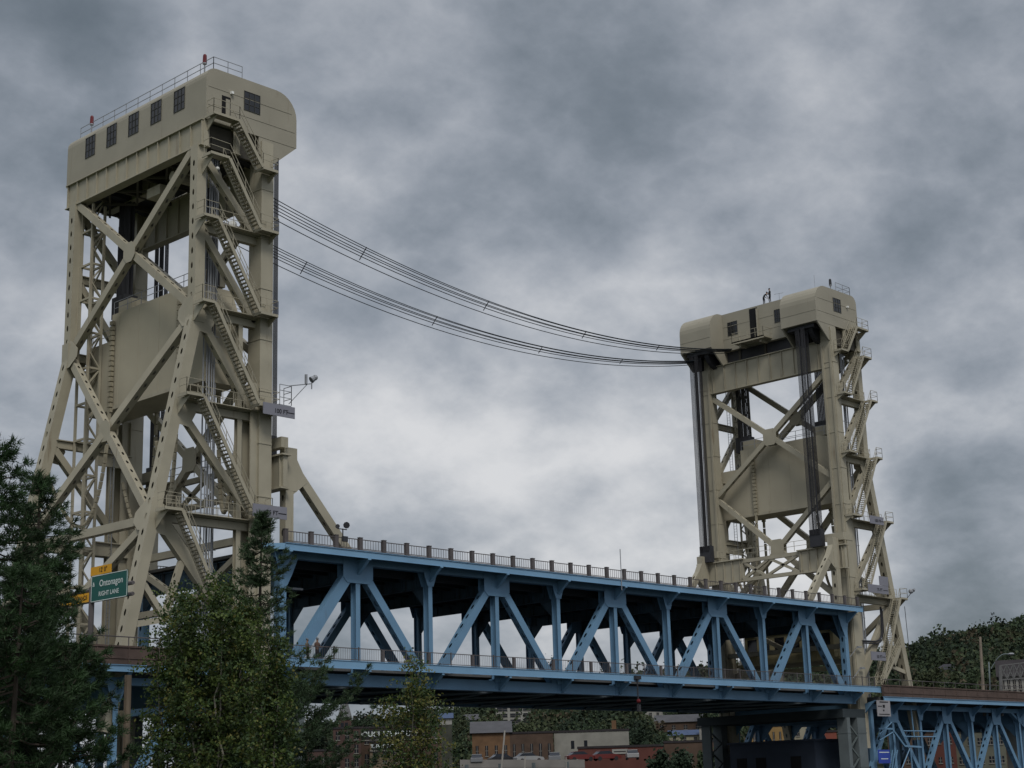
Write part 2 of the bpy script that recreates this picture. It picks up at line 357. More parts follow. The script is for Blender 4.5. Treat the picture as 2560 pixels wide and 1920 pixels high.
        b = MB(); b.beam(T(ur(-3)-.4, v, -3), T(9.55, v, -5.2), .42, .4, NY, 1.0, hsize=.15); b.beam(T(8.2, v, -1.2), T(9.55, v, -5.2), .42, .4, NY, 1.0, hsize=.15)
        b.beam(T(ur(-5.7)-.4, v, -5.75), T(9.3, v, -5.25), .42, .4, NY); b.build('brace', TAN, t)
        for z in (17.2, 10, 2.0):
            def gp(b):
                u0 = ur(z); k = -.27 if near else .27
                b.prism([T(u0+.3, v+k, z+1.1), T(u0-1.1, v+k, z+.5), T(u0-1.5, v+k, z-.4), T(u0-.9, v+k, z-1.5), T(u0+.5, v+k, z-1.3)], (0, .02, 0))
            part('gusset_plate', TAN, t, gp)
    # deep girders carrying the machinery house
    def gird(u0, z0, z1, w=.35, n=11, ye=17.9):
        def f(b):
            bx(b, (u0-w/2, -.30, z0), (u0+w/2, ye, z1)); bx(b, (u0-w/2-.22, -.30, z0-.08), (u0+w/2+.22, ye, z0)); bx(b, (u0-w/2-.22, -.30, z1), (u0+w/2+.22, ye, z1+.08))
            for i in range(n+1):
                y = -.2+i*(ye)/n
                for s_ in (-1, 1):
                    ua, ub = sorted((u0+s_*w/2, u0+s_*(w/2+.16))); bx(b, (ua, y-.03, z0), (ub, y+.03, z1))
        return f
    part('girder', TAN, t, gird(1.35, 27.5, 30.6)); part('girder', TAN, t, gird(7.22 if left else 7.1, 30.3, 32.25, .4, 13, 18.7))
    part('girder', TAN, t, gird(4.3, 30.4, 32.2, .3))
    def cross(b):
        for y in (0.2, 2.6, 5.2, 8.8, 12.4, 15, 17.5):
            bx(b, (1.6, y-.15, 30.3), (7.0, y+.15, 32.2)); 
        for y0, y1 in ((.5, 5), (5, 9), (9, 13), (13, 17)): b.tube(T(4.4, y0, 29.9), T(7.0, y1, 30.4), .12, 4); b.tube(T(4.4, y1, 29.9), T(7.0, y0, 30.4), .12, 4)
    part('floor_framing', mat('shaded_tan_steel', (.07, .064, .052), .85, var=.2), t, cross)  # tan framing darkened, the shade under the house is in its colour
    # machinery house: one shell with two sheave hoods reaching out towards the span
    H0, H1 = 32.35, 36.7; V0, V1 = -.35, (19.15 if left else 18.75); UR = 7.3 if left else 7.1; UF = -1.4; UM = 1.1; E1, E2 = 4.4, 14.25
    def arc(cu, cz, r, a0, a1, k=7): return [(cu+r*math.cos(R(a0+(a1-a0)*i/k)), cz+r*math.sin(R(a0+(a1-a0)*i/k))) for i in range(k+1)]
    def shell(b):
        hood = arc(UF+2.0, H1-2.0, 2.0, 180, 90) + arc(UR-.9, H1-.9, .9, 90, 0, 5) + [(UR, H0)]
        low = [(2.25, H0), (2.25, 31.0), (.75, 30.45), (UF, H0)]
        for a_, c_ in ((V0, E1), (E2, V1)):
            b.prism([T(u, a_, z) for u, z in hood+[(2.25, H0), (.35, H0), (UF+.0, H0)]], (0, c_-a_, 0))
            ya, yb = (a_, a_+.22) if a_ < 5 else (c_-.22, c_)
            for y0 in (a_, c_-.18): b.prism([T(u, y0, z-.001) for u, z in [(UF, H0), (2.3, H0), (2.3, 30.9), (1.0, 30.5), (.75, 30.5)]], (0, .18, 0))
        mid = [(UM, H1), (UR-.9, H1)] + arc(UR-.9, H1-.9, .9, 90, 0, 5)[1:] + [(UR, H0), (UM, H0-.2)]
        b.prism([T(u, E1, z) for u, z in mid], (0, E2-E1, 0))
        e = .025   # panel joints as thin raised laps
        for z in (33.6, 35.1):
            bx(b, (UR, V0+.1, z-.02), (UR+e, V1-.1, z+.02)) if z > 36 else None
            for a_, c_ in ((V0, E1), (E2, V1)): bx(b, (UF-e if z < 34.6 else UF+.05, a_+.05, z-.02), (UF+.1, c_-.05, z+.02))
            bx(b, (UF+.2 if z < 34.7 else UF+.5, V0-e, z-.02), (UR-.2, V0, z+.02))
            bx(b, (UM-e, E1, z-.02), (UM, E2, z+.02))
        bx(b, (UF+.02, V0-e, H0-.03), (UR-.02, V0, H0+.03)); bx(b, (UR, V0+.02, H0-.02), (UR+.05, V1-.02, H0+.08))
    hs = MB(); shell(hs); house = hs.build('machinery_house', TANH, t)
    bm_smooth(house)
    def window(c, w, h, axis, s_, nx_=3, ny_=3):
        """glazed opening on the wall; axis 'u' = wall faces along the bridge, 'v' = wall faces the near side"""
        b = MB(); u, v, z = c
        def q(a, b0, c0, d, mi):
            if axis == 'u': bx(b, (u+min(s_*c0, s_*d), v+a[0], z+a[1]), (u+max(s_*c0, s_*d), v+b0[0], z+b0[1]), mi)
            else: bx(b, (u+a[0], v+min(s_*c0, s_*d), z+a[1]), (u+b0[0], v+max(s_*c0, s_*d), z+b0[1]), mi)
        q((-w/2, -h/2), (w/2, h/2), .0, .012, 1)
        for i in range(nx_+1): x = -w/2+w*i/nx_; q((x-.025, -h/2-.03), (x+.025, h/2+.03), .012, .05, 0)
        for i in range(ny_+1): y = -h/2+h*i/ny_; q((-w/2-.03, y-.022), (w/2+.03, y+.022), .012, .045, 0)
        b.build('window', [mat('window_frame', (.05, .05, .045), .6), GLASS], house)
    for y in (3.12, 6.24, 9.36, 12.5, 15.65): window((UR, y, 35.0), 1.38, 1.75, 'u', 1)
    window((3.0, V0, 34.92), 1.5, 1.55, 'v', -1)
    window((UM, 12.8, 34.75), 1.35, 1.6, 'u', -1); window((UM, 6.35, 34.85), .95, 1.5, 'u', -1)
    def door(b):
        if left: bx(b, (5.05, V0-.03, 32.7), (5.85, V0, 34.7), 0); bx(b, (5.12, V0-.05, 32.75), (5.5, V0-.03, 34.5), 1)
        else: bx(b, (UM-.04, 9.2, 32.7), (UM, 10.3, 36.5), 0); bx(b, (UM-.3, 9.1, 32.7), (UM-.02, 9.2, 36.3), 1)
    b = MB(); door(b); b.build('door', [BLK, TANH], house)
    def lampb(b):
        bx(b, (4.9, V0-.25, 35.0), (5.1, V0, 35.2)); 
    part('wall_lamp', LAMPW, t, lampb)
    def balc(b):
        bx(b, (-.6, 7.4, 32.35), (UM, 11.9, 32.5)); bx(b, (-.2, 8.0, 31.9), (UM, 8.25, 32.35)); bx(b, (-.2, 10.9, 31.9), (UM, 11.15, 32.35)); bx(b, (-.6, 7.4, 32.2), (-.5, 11.9, 32.5))
        railing(b, [T(UM, 11.85, 32.5), T(-.55, 11.85, 32.5), T(-.55, 7.45, 32.5), T(UM, 7.45, 32.5)], 1.05, 1.2)
    part('balcony', TAN, t, balc)
    def box_(b):
        bx(b, (1.75, .3, 30.75), (3.9, 17.7, 32.28)); bx(b, (3.9, .5, 30.5), (6.7, 4.3, 32.2)); bx(b, (3.9, 13.9, 30.5), (6.7, 17.7, 32.2)); bx(b, (-.9, .4, 31.9), (1.7, 3.9, 32.3)); bx(b, (-.9, 14.6, 31.9), (1.7, 18.2, 32.3))
    part('shade_block', DARK, t, box_)  # dark blocks added to give the black shade under house and hoods
    for y, d in ((2.1, -.9), (2.1, .9), (16.6, -.9), (16.6, .9)):
        def sheaves(b):
            if True:
                if True:
                    b.tube(T(1.65, y+d-.30, 32.6), T(1.65, y+d+.30, 32.6), 2.3, 20)
        part('sheave', DARK, t, sheaves)
    # roof rail and beacons
    def rr(b):
        pts = [T(6.6, 18.4, H1-.03), T(6.6, V0+.1, H1-.03), T(3.9, V0+.1, H1)] if left else [T(6.1, -.25, H1-.02), T(3.2, -.25, H1)]
        railing(b, pts, 1.0, 1.75, r=.03)
        if not left: railing(b, [T(6.1, -.25, H1-.02), T(6.1, 1.2, H1-.02)], 1.0, 1.5, r=.03)
    part('roof_railing', GALV, t, rr)
    for v in ((.9, 16.75) if left else (.4,)):
        u = 6.6 if left else 3.2
        b = MB(); b.tube(T(u, v, H1-.1), T(u, v, H1+.75), .06, 6); b.tube(T(u, v, H1+.75), T(u, v, H1+.85), .17, 8); bc = b.build('beacon', GALV, t)
        b = MB(); b.tube(T(u, v, H1+.85), T(u, v, H1+1.45), .17, 8, .15); b.ball(T(u, v, H1+1.45), .15, 8, 6); b.build('lamp', RED if left else DARK, bc)
    # stair flights, landings and their rails on the near side
    fl = [((7.4, 32.6), (5.0, 32.6), (2.75, 29.45), (1.3, 29.4)), ((7.6, 29.35), (5.85, 29.3), (2.9, 24.5), (1.2, 24.45)), ((8.1, 24.35), (6.75, 24.35), (2.85, 17.9), (1.2, 17.85)),
          ((8.1, 17.8), (6.95, 17.8), (2.9, 10.85), (1.0, 10.8)), ((9.3, 10.65), (7.75, 10.6), (3.2, 2.8), (1.6, 2.75)), ((10.9, 2.25), (9.4, 2.2), (4.2, -7.6), (2.6, -7.7))]
    vo, vi = -1.5, -.65
    for (a, c, d, e) in fl:
        def st(b):
            for v in (vo, vi): b.beam(T(c[0], v, c[1]-.1), T(d[0], v, d[1]-.1), .27, .08, NY)
            n = max(8, int((c[1]-d[1])/.24))
            for i in range(1, n):
                q = i/n; u = c[0]+(d[0]-c[0])*q; z = c[1]+(d[1]-c[1])*q; bx(b, (u-.12, vo+.04, z-.06), (u+.12, vi-.04, z-.015))
        part('stair_flight', TAN, t, st)
        def pl(b, rear):
            for (u0, z0), (u1, z1) in (((a, c),) if rear else ((e, d),)):
                lo, hi = min(u0, u1), max(u0, u1)
                bx(b, (lo, vo, z0-.10), (hi, vi+.1, z0-.02)); bx(b, (lo, vo-.03, z0-.2), (hi, vo+.03, z0)); bx(b, (lo, vo, z0-.25), (lo+.07, vi+.3, z0-.1)); bx(b, (hi-.07, vo, z0-.25), (hi, vi+.3, z0-.1))
            # knee bracket under the rear landing
            if rear: b.prism([T(a[0]-.35, vo, a[1]-.2), T(a[0]-.35, vi+.6, a[1]-.2), T(a[0]-.35, vi+.6, a[1]-1.35)], T(.06, 0, 0)-T(0, 0, 0))
            else: b.prism([T(e[0]+.1, vo, e[1]-.2), T(e[0]+.1, vi+.15, e[1]-.2), T(e[0]+.1, vi+.15, e[1]-.8)], T(.06, 0, 0)-T(0, 0, 0))
        for rear in (True, False): part('landing', TAN, t, lambda b: pl(b, rear))
        def rl(b):
            railing(b, [T(a[0], vi, a[1]), T(a[0], vo, a[1]), T(c[0], vo, c[1]), T(d[0], vo, d[1]), T(e[0], vo, e[1]), T(e[0], vi, e[1])], 1.05, 1.3, r=.025)
        part('stair_railing', TAN, t, rl)
        part('stair_railing', TAN, t, lambda b: railing(b, [T(c[0], vi, c[1]), T(d[0], vi, d[1])], 1.0, 1.6, r=.022))
    for z in LV:
        part('walkway', TAN, t, lambda b: (bx(b, (1.6, -.62, z+.34), (ur(z)-.4, .0, z+.40)), railing(b, [T(1.7, -.6, z+.38), T(ur(z)-.5, -.6, z+.38)], 1.05, 1.0, r=.026)))
        part('walkway_railing', TAN, t, lambda b: railing(b, [T(2.2, 1.6, z+.4), T(ur(z)-.5, 1.6, z+.4)], 1.05, 1.0, r=.026))
    # hoist, ladder and conduit shafts
    def shaft(b):
        for du in (0, 1.1):
            for dv in (0, 1.5): b.tube(T(5.9+du, VF-1.9+dv, -9), T(5.9+du, VF-1.9+dv, 30), .13, 4)
        for i in range(13):
            z = -7+2.9*i
            for du in (0, 1.1): b.beam(T(5.9+du, VF-1.9, z), T(5.9+du, VF-.4, z), .16, .16, NX)
            for dv in (0, 1.5): b.beam(T(5.9, VF-1.9+dv, z), T(7.0, VF-1.9+dv, z), .16, .16, NY)
            b.beam(T(5.9, VF-1.9, z), T(7.0, VF-1.9, z+1.45), .12, .1, NY); b.beam(T(7.0, VF-1.9, z+1.45), T(5.9, VF-1.9, z+2.9), .12, .1, NY)
            b.beam(T(5.9, VF-1.9, z), T(5.9, VF-.4, z+1.45), .12, .1, NX); b.beam(T(5.9, VF-.4, z+1.45), T(5.9, VF-1.9, z+2.9), .12, .1, NX)
    part('elevator_shaft', TAN, t, shaft)
    def cond(b):
        for i, (u, v, r) in enumerate(((5.1, 1.1, .07), (5.3, 1.1, .05), (5.5, 1.15, .09), (5.75, 1.1, .05), (6.0, 1.2, .06), (4.75, 1.4, .05))): b.tube(T(u, v, -9), T(u, v, 30), r, 5)
        for z in range(-8, 30, 2): b.tube(T(4.7, 1.1, z), T(6.05, 1.1, z), .03, 4)
    part('conduit', GALV, t, cond)
    def lad(b):
        for v in (16.0, 16.4): b.tube(T(3.9, v, -8), T(3.9, v, 29), .03, 4)
        for i in range(0, 110): b.tube(T(3.9, 16.0, -8+i*.333), T(3.9, 16.4, -8+i*.333), .018, 3)
    part('ladder', GALV, t, lad)
    for z in (9.2, 2.0, 16.4):   # beams between columns and legs on the far side
        def guide(b): bx(b, (2.1, VF-.9, z-.55), (5.2, VF-.7, z+.45)); bx(b, (2.1, VF-1.1, z+.45), (5.2, VF-.5, z+.53))
        part('tie_beam', TAN, t, guide)
    if left:        # camera arm reaching out from the landing at the 100 ft sign
        def arm(b):
            railing(b, [T(1.0, -1.5, 11.0), T(-.1, -1.5, 11.0), T(-.1, -.6, 11.0)], 1.5, .8, rails=(1, .7, .35), r=.03)
            bx(b, (-.1, -1.5, 10.85), (1.1, -.6, 10.98))
            b.path([T(-.1, -1.2, 12.6), T(-2.2, -1.2, 13.1)], .04); b.path([T(-.1, -1.2, 11.2), T(-1.9, -1.2, 13.05)], .035)
            b.tube(T(-1.75, -1.2, 13.0), T(-1.75, -1.2, 13.75), .12, 6); b.tube(T(-2.3, -1.2, 12.7), T(-2.3, -1.2, 13.3), .05, 6)
        ar = MB(); arm(ar); ar_ = ar.build('camera_arm', GALV, t)
        b = MB(); b.tube(T(-2.25, -1.2, 13.4), T(-2.6, -1.3, 13.65), .27, 10, .17); b.ball(T(-2.55, -1.3, 13.62), .22, 8, 6); b.build('floodlight', [GALV], ar_)
    else:
        def mastf(b): b.tube(T(12.0, -.4, 1.5), T(12.2, -.4, -4.5), .035, 4); b.path([T(11.2, -1.3, 2.3), T(12.6, -1.3, 3.2)], .04)
        part('mast_wire', DARK, t, mastf)
        b = MB(); b.ball(T(12.1, -1.3, 3.1), .28, 6, 5); b.tube(T(12.6, -1.3, 3.2), T(12.9, -1.3, 3.4), .2, 6, .12); b.build('floodlight', GALV, t)
        def cabin(b):
            # operator cabin and its gallery between the legs of the far tower
            bx(b, (2.6, 3.2, -4.2), (7.6, 15.0, -1.0)); bx(b, (2.3, 2.9, -1.0), (7.9, 15.3, -.75)); bx(b, (2.2, 2.4, -4.5), (8.2, 16.0, -4.2)); bx(b, (2.3, 1.0, -5.6), (2.7, 16.4, -5.1))
            railing(b, [T(2.3, 2.5, -4.2), T(2.3, 15.9, -4.2)], 1.0, 1.3, r=.03)
        cb = MB(); cabin(cb); cbo = cb.build('operator_cabin', mat('cabin_cream', (.33, .29, .17), .7), t)
        for y in (4.3, 6.3, 8.3, 10.3, 12.3, 14.0): b = MB(); bx(b, (2.55, y-.7, -3.1), (2.6, y+.55, -1.5)); b.build('cabin_window', GLASS, cbo)
        def lowst(b):
            for v in (-1.5, -.7): b.beam(T(8.6, v, -3.1), T(3.9, v, -7.8), .25, .08, NY); railing(b, [T(8.6, v, -3.0), T(3.9, v, -7.7)], 1.0, 1.0, rails=(1, .66, .33), r=.035)
            for i in range(1, 18): u = 8.6-4.7*i/18; z = -3.0-4.7*i/18; bx(b, (u-.12, -1.5, z-.05), (u+.12, -.7, z))
        part('stair_flight', TAN, t, lowst)
        def flex(b):   # drooping feeder pipe
            pts = [T(7.2+.0*i, -.2, 1.2-i*.5) for i in range(5)] + [T(7.2-1.0*(1-math.cos(R(a))), -.2, -.9-1.6*math.sin(R(a))) for a in (20, 50, 80)] + [T(5.6, -.2, -2.7), T(2.6, -.2, -2.75)]
            b.path(pts, .11, 6); b.path([p+Vector((.25, 0, -.2)) for p in pts], .08, 6)
        part('feeder_pipe', DARK, t, flex)
    # machinery seen in the dark under the house
    part('hoist_drum', TAN, t, lambda b: b.tube(T(5.2, 1.4, 28.9), T(5.2, 2.6, 28.9), .75, 14)); part('drive_shaft', TAN, t, lambda b: b.tube(T(3.6, 5.2, 29.6), T(6.4, 5.2, 29.6), .4, 10)); part('gear_box', TAN, t, lambda b: bx(b, (4.6, 7.4, 28.9), (6.0, 9.2, 29.7)))
    for i_, (lu, lv, lz) in enumerate(((4.0, .6, 24.9), (5.6, .4, 29.0), (3.4, 2.0, 28.4))):
        part('work_lamp', LAMPW, t, lambda b: b.ball(T(lu, lv, lz), .16 if i_ else .36, 8, 6))
    return T
def bm_smooth(o):
    for p in o.data.polygons: p.use_smooth = False
TL = tower('L'); TR = tower('R')

# ------------------------------------------------------------ counterweights, chains and hoist ropes
for side, T in (('L', TL), ('R', TR)):
    left = side == 'L'
    sx = -1 if left else 1
    lab = 'the left, nearer tower' if left else 'the right, farther tower'
    c = thing('counterweight', T(4.3, 9, 12.8), ('tan concrete counterweight hanging inside ' + lab), 'counterweight', 'concrete counterweights')
    U0, U1 = 2.75, 5.75
    def body(b):
        out = [(1.35, 12.85), (1.35, 18.2), (2.2, 20.25), (3.2, 20.45), (11.9, 20.45), (14.0, 20.45), (14.0, 18.3), (16.95, 18.3), (16.95, 12.85)]
        b.prism([T(U0, y, z) for y, z in out], T(U1, 0, 0)-T(U0, 0, 0))
        for y in (4.6, 7.4, 10.2, 12.9):
            for u in (U0, U1):
                k = -.02 if u == U0 else .02
                b.box(T(u, y-.02, 12.9), T(u+k, y+.02, 20.4))
    part('block', TANC, c, body)
    def cap(b):
        b.box(T(U0-.1, 1.3, 12.55), T(U1+.1, 17.0, 12.85))
    part('base_plate', TAN, c, cap)
    for y in (3.3, 13.0): part('hanger', TAN, c, lambda b: b.box(T(U0+.5, y-.9, 20.5), T(U1-.5, y+.9, 21.6)))
    for pa, pb in (((U1-.1, 13.9, 20.45), (U1-.1, 2.5, 20.45)), ((U0+.1, 13.9, 20.45), (U0+.1, 2.5, 20.45)), ((U1-.1, 16.9, 18.3), (U1-.1, 14.2, 18.3))): part('railing', GALV, c, lambda b: railing(b, [T(*pa), T(*pb)], 1.05, 1.8, r=.03))
    # balance chains: strings of cast blocks lying on the face and looping down below it
    ch = [(U1+.22, 13.6, 19.8), (U1+.22, 4.4, 19.8), (U0-.22, 12.2, 19.6), (U0-.22, 4.0, 19.4)]
    for i, (u, y, zt) in enumerate(ch):
        b = MB(); z = zt; k = 0
        while z > 12.6: b.box(T(u-.13, y-.21, z-.33), T(u+.13, y+.21, z)); b.box(T(u-.05, y-.07, z-.42), T(u+.05, y+.07, z-.34)); z -= .42
        # the loop: down, round and up to the leg
        y1 = 1.4 if y < 8 else 16.2
        n = 30; pa = Vector((u, y, 12.6)); u2 = ur(4) - .4 if u > 4 else 2.9
        pb = Vector((u2, y1, 7.5)); prev = None
        for j in range(n+1):
            q = j/n; p = pa.lerp(pb, q**1.6 if True else q); zz = 12.6*(1-q)+7.5*q - 6.6*math.sin(math.pi*min(1, q*1.0))**.9
            w = Vector((p.x, p.y, zz)); W_ = T(w.x, w.y, w.z)
            if prev is not None:
                m = (prev+W_)/2; d = (W_-prev); b.tube(prev+d*.03, prev+d*.93, .17, 5, .16)
            prev = W_
        tag(b.build('balance_chain', mat('chain_blocks', (.29, .26, .19), .8, var=.25, scale=2), None, org=T(u, y, zt)),
            (('nearer' if y < 8 else 'farther') + ' block chain on the ' + ('shore side' if u > 4 else 'span side') + ' of the ' + ('left' if left else 'right') + ' counterweight'), 'chain', 'balance chains of the counterweights')
    # ropes: span side from sheaves to lifting girder, and counterweight side
    RY = lambda v, j: (1.5 if v < 5 else 16.45)+(j + (0 if j < 5 else .9))*.118
    for v, nm in ((2.1, 'near'), (16.6, 'far')):
        b = MB()
        for j in range(10):
            y = v-1.05+.14+j*.2 if True else v
            b.tube(T(-.55, RY(v,j), 32.0), T(-.55, RY(v,j), 8.7), .042, 5)
            b.tube(T(-1.12, RY(v,j)+.07, 32.0), T(-1.12, RY(v,j)+.07, 8.7), .034, 5)
        tag(b.build('hoist_ropes', ROPE, None, org=T(-.7, v, 8.7)), f'dark hoist ropes at the {nm} side of the {"left" if left else "right"} tower, down to the span', 'ropes', 'hoist ropes of the span')
        b = MB()
        for j in range(9):
            y = v+(1.2 if v < 5 else -2.2)-.8+j*.19
            b.tube(T(4.25, y, 32), T(4.25, y, 21.5), .075, 5); b.tube(T(4.6, y+.05, 32), T(4.6, y+.05, 21.5), .07, 5)
        yy = v+(1.2 if v < 5 else -2.2); b.box(T(3.8, yy-.95, 20.5), T(5.0, yy+.95, 22.3))
        tag(b.build('hoist_ropes', ROPE, None, org=T(4.4, v, 21.5)), f'dark ropes holding the {nm} end of the {"left" if left else "right"} counterweight', 'ropes', 'ropes of the counterweights')

# ------------------------------------------------------------ overhead cables between the towers
for k, (y0, y1, zs, lab) in enumerate(((4.5, 13.0, .12, 'upper bundle of black cables sagging between the two towers'), (13.5, 17.3, -.05, 'lower bundle of black cables sagging between the two towers'))):
    t = thing('cable_bundle', (0, y0, 30.6), lab, 'cables', 'cable bundles between the towers')
    def pt(i, X, off, dz):
        q = (X+1.2)/(SPAN+2.0); c_ = 1-.66*q; off *= c_; dz *= c_*.85; y = y0+(y1-y0)*q+off
        return Vector((X, y, (27.2+dz+.0025*(X-33)**2) if k == 0 else (27.15+dz+.0029*(X-38)**2)))
    offs = [(-.5, .55, 0), (-.3, .3, .12), (-.1, .12, 0), (.1, -.12, .1), (.3, -.3, 0), (.5, -.85, -.14)]
    for i, (o, dz, sg) in enumerate(offs):
        b = MB(); pts = [pt(i, -1.2+j*(SPAN+2.0)/36., o, dz) + Vector((0, 0, sg*math.sin(math.pi*j/36))) for j in range(37)]
        b.path(pts, .040, 5); b.build('cable', CABLE, t)
    for X in (14, 31, 47, 61):
        b = MB(); b.path([pt(0, X, -.55, .6), pt(0, X, 0, -.0), pt(0, X, .55, -.65)], .04, 4); b.build('spacer', CABLE, t)

# ------------------------------------------------------------ lift span
NY = Vector((0, 1, 0)); NX = Vector((1, 0, 0)); NZ = Vector((0, 0, 1))
DB = -9.0
BLUE_SHADE = mat('shaded_blue', (.052, .088, .125), .8, var=.3, streak=.8, streakcol=(.03, .03, .03), thr=.5)  # blue paint darkened for the shade under the decks, with dark streaks
sp = thing('lift_span', (38.1, 8.8, DB), 'long sky blue double deck truss span hanging between the two tan towers', 'bridge span')
def gusset(b, X, y, z0, up=True, big=True, s_=1, wd=1.55):
    """T or Y shaped plates at a chord node"""
    k = s_
    if big: o = [(-wd, .25), (wd, .25), (wd, -1.25), (wd*.72, -1.65), (-wd*.72, -1.65), (-wd, -1.25)]
    else: o = [(-.72, -.1), (.72, -.1), (.72, -.3), (.33, -1.35), (-.33, -1.35), (-.72, -.3)]
    for yy in (y-.36, y+.34): b.prism([(X+p, yy, z0+k*q) for p, q in o], (0, .02, 0))
for y in (0.0, YF):
    nm = 'near' if y == 0 else 'far'
    b = MB(); b.box((-.35, y-.32, -.24), (SPAN+.35, y+.32, .26)); b.box((-.35, y-.40, .26), (SPAN+.35, y+.40, .30)); b.build('top_chord', BLUE, sp)
    b = MB(); b.box((-.5, y-.34, DB-.42), (SPAN+.5, y+.34, DB+.42)); b.box((-.5, y-.42, DB-.45), (SPAN+.5, y+.42, DB-.42))
    for i in range(1, 10): b.box((i*P-.5, y-.36, DB-.42), (i*P+.5, y+.36, DB+.55))
    b.build('bottom_chord', BLUE, sp)
    for i in range(0, 11):
        X = i*P
        big = i % 2 == 1
        if i in (0, 10):
            b = MB(); s_ = 1 if i == 0 else -1
            o = [(-.5*s_, .2), (1.9*s_, .2), (1.25*s_, -1.3), (.55*s_, -2.6), (.3*s_, -2.6)]
            for yy in (y-.36, y+.34): b.prism([(X+p, yy, q) for p, q in o], (0, .02, 0))
            b.build('gusset_plate', BLUE, sp)
            b = MB(); b.beam((X+.35*s_, y, -.3), (X+.35*s_, y, DB+.4), .62, .66, NY, 1.15, hsize=.22); b.build('post', BLUE, sp)
            continue
        b = MB(); b.ibeam((X, y, -.3 if not big else -1.3), (X, y, DB+.4), .42, .62, NY, .05); b.build('post', BLUE, sp)
        b = MB(); gusset(b, X, y, 0, big=big, wd=1.5); b.build('gusset_plate', BLUE, sp)
    for i in range(1, 10, 2):
        for s_ in (-1, 1):
            b = MB(); a = Vector((i*P+s_*.75, y, -.9)); c = Vector(((i+s_)*P-s_*.45 if 0 < i+s_ < 10 else (i+s_)*P-s_*.75, y, DB+.1))
            end = (i+s_) in (0, 10); b.beam(a, c, .86 if end else .66, .62, NY, 0 if (end and i == 1) else 1.05, hsize=.21); b.build('diagonal', BLUE, sp)
# floor beams with haunches, top road slab
for i in range(11):
    X = i*P
    b = MB(); b.box((X-.02, .4, -1.42), (X+.02, YF-.4, .2)); b.box((X-.2, .4, -1.46), (X+.2, YF-.4, -1.42)); b.box((X-.18, .4, .12), (X+.18, YF-.4, .2))
    for y, s_ in ((.35, 1), (YF-.35, -1)): b.prism([(X-.02, y, -1.4), (X-.02, y+s_*1.6, -1.4), (X-.02, y, -3.0)], (.04, 0, 0))
    for j in range(10): yy = 1.2+j*1.7; b.box((X-.1, yy, -1.42), (X+.1, yy+.03, .1))
    b.build('floor_beam', BLUE_SHADE, sp)
    b = MB(); b.box((X-.02, .4, DB-.4), (X+.02, YF-.4, DB+.7)); b.box((X-.2, .4, DB-.44), (X+.2, YF-.4, DB-.4)); b.build('floor_beam', BLUE_SHADE, sp)
    for z0, nm in ((0, 'bracket'), (DB, 'bracket')):
        b = MB()
        if z0 == 0: b.prism([(X-.02, -.36, .1), (X-.02, -1.62, .12), (X-.02, -.36, -.95)], (.04, 0, 0)); b.box((X-.16, -1.7, .02), (X+.16, -.36, .1)); b.beam((X, -1.65, .05), (X, -.38, -.98), .04, .26, NX); b.box((X-.13, -1.72, .0), (X+.13, -1.52, .16))
        else: b.prism([(X-.02, -.36, .62), (X-.02, -1.58, .66), (X-.02, -.36, -.35)], (.04, 0, 0)); b.beam((X, -1.6, .62), (X, -.38, -.38), .04, .26, NX); b.box((X-.6, -.5, .3), (X+.6, -.36, .95)); b.v = [(v[0], v[1], v[2]+DB) for v in b.v]; b.box((X-.12, -1.66, DB+.56), (X+.12, -1.48, DB+.74))
        b.build(nm, BLUF, sp)
b = MB()
for j in range(9):
    y = 1.6+j*1.8; b.box((-.3, y-.01, -.62), (SPAN+.3, y+.01, .18)); b.box((-.3, y-.12, -.65), (SPAN+.3, y+.12, -.62)); b.box((-.3, y-.01, DB-.1), (SPAN+.3, y+.01, DB+.6)); b.box((-.3, y-.12, DB-.13), (SPAN+.3, y+.12, DB-.1))
b.build('stringer', mat('stringer_shade', (.028, .034, .042), .8), sp)  # stringers near black: shade under the decks put into their colour
b = MB(); b.box((-.4, .1, .32), (SPAN+.4, YF-.1, .55)); b.box((-.6, -1.55, .34), (SPAN+.6, .1, .50)); b.box((-.6, YF-.1, .34), (SPAN+.6, YF+1.5, .5)); b.build('road_deck', SLAB, sp)
b = MB(); b.box((-.4, .45, DB+.72), (SPAN+.4, YF-.45, DB+.9)); b.box((-1, -1.5, DB+1.0), (SPAN+1.2, -.45, DB+1.14)); b.box((-1, YF+.45, DB+1.0), (SPAN+1.2, YF+1.5, DB+1.14)); b.build('lower_deck', SLAB, sp)
for i in range(10):
    b = MB(); X = i*P; b.tube((X, .5, DB-.42), (X+P, YF-.5, DB-.42), .1, 5); b.tube((X, YF-.5, DB-.45), (X+P, .5, DB-.45), .1, 5); b.build('wind_brace', mat('grey_brace', (.16, .19, .22), .6), sp)
for y, s_ in ((-1.6, -1), (YF+1.6, 1)):
    b = MB(); z0, z1 = .13, .60
    b.box((-.5, y-.05, z0), (SPAN+1.2, y+.05, z1)); b.box((-.5, y-.12, z1), (SPAN+1.2, y+.12, z1+.04)); b.box((-.5, y-.10, z0-.03), (SPAN+1.2, y+.10, z0))
    if s_ < 0: b.beam((-.5, y, .36), (-1.9, y+1.1, .36), .46, .1, (0.6, .8, 0))
    b.build('deck_fascia', BLUF, sp)
    b = MB(); z0, z1 = DB+.74, DB+1.28
    b.box((-1, y+.05*0-.05, z0), (SPAN+4.0, y+.05, z1)); b.box((-1, y-.1, z1), (SPAN+4.0, y+.1, z1+.04)); b.box((-1, y-.10, z0-.03), (SPAN+4.0, y+.10, z0)); b.build('deck_fascia', BLUF, sp)
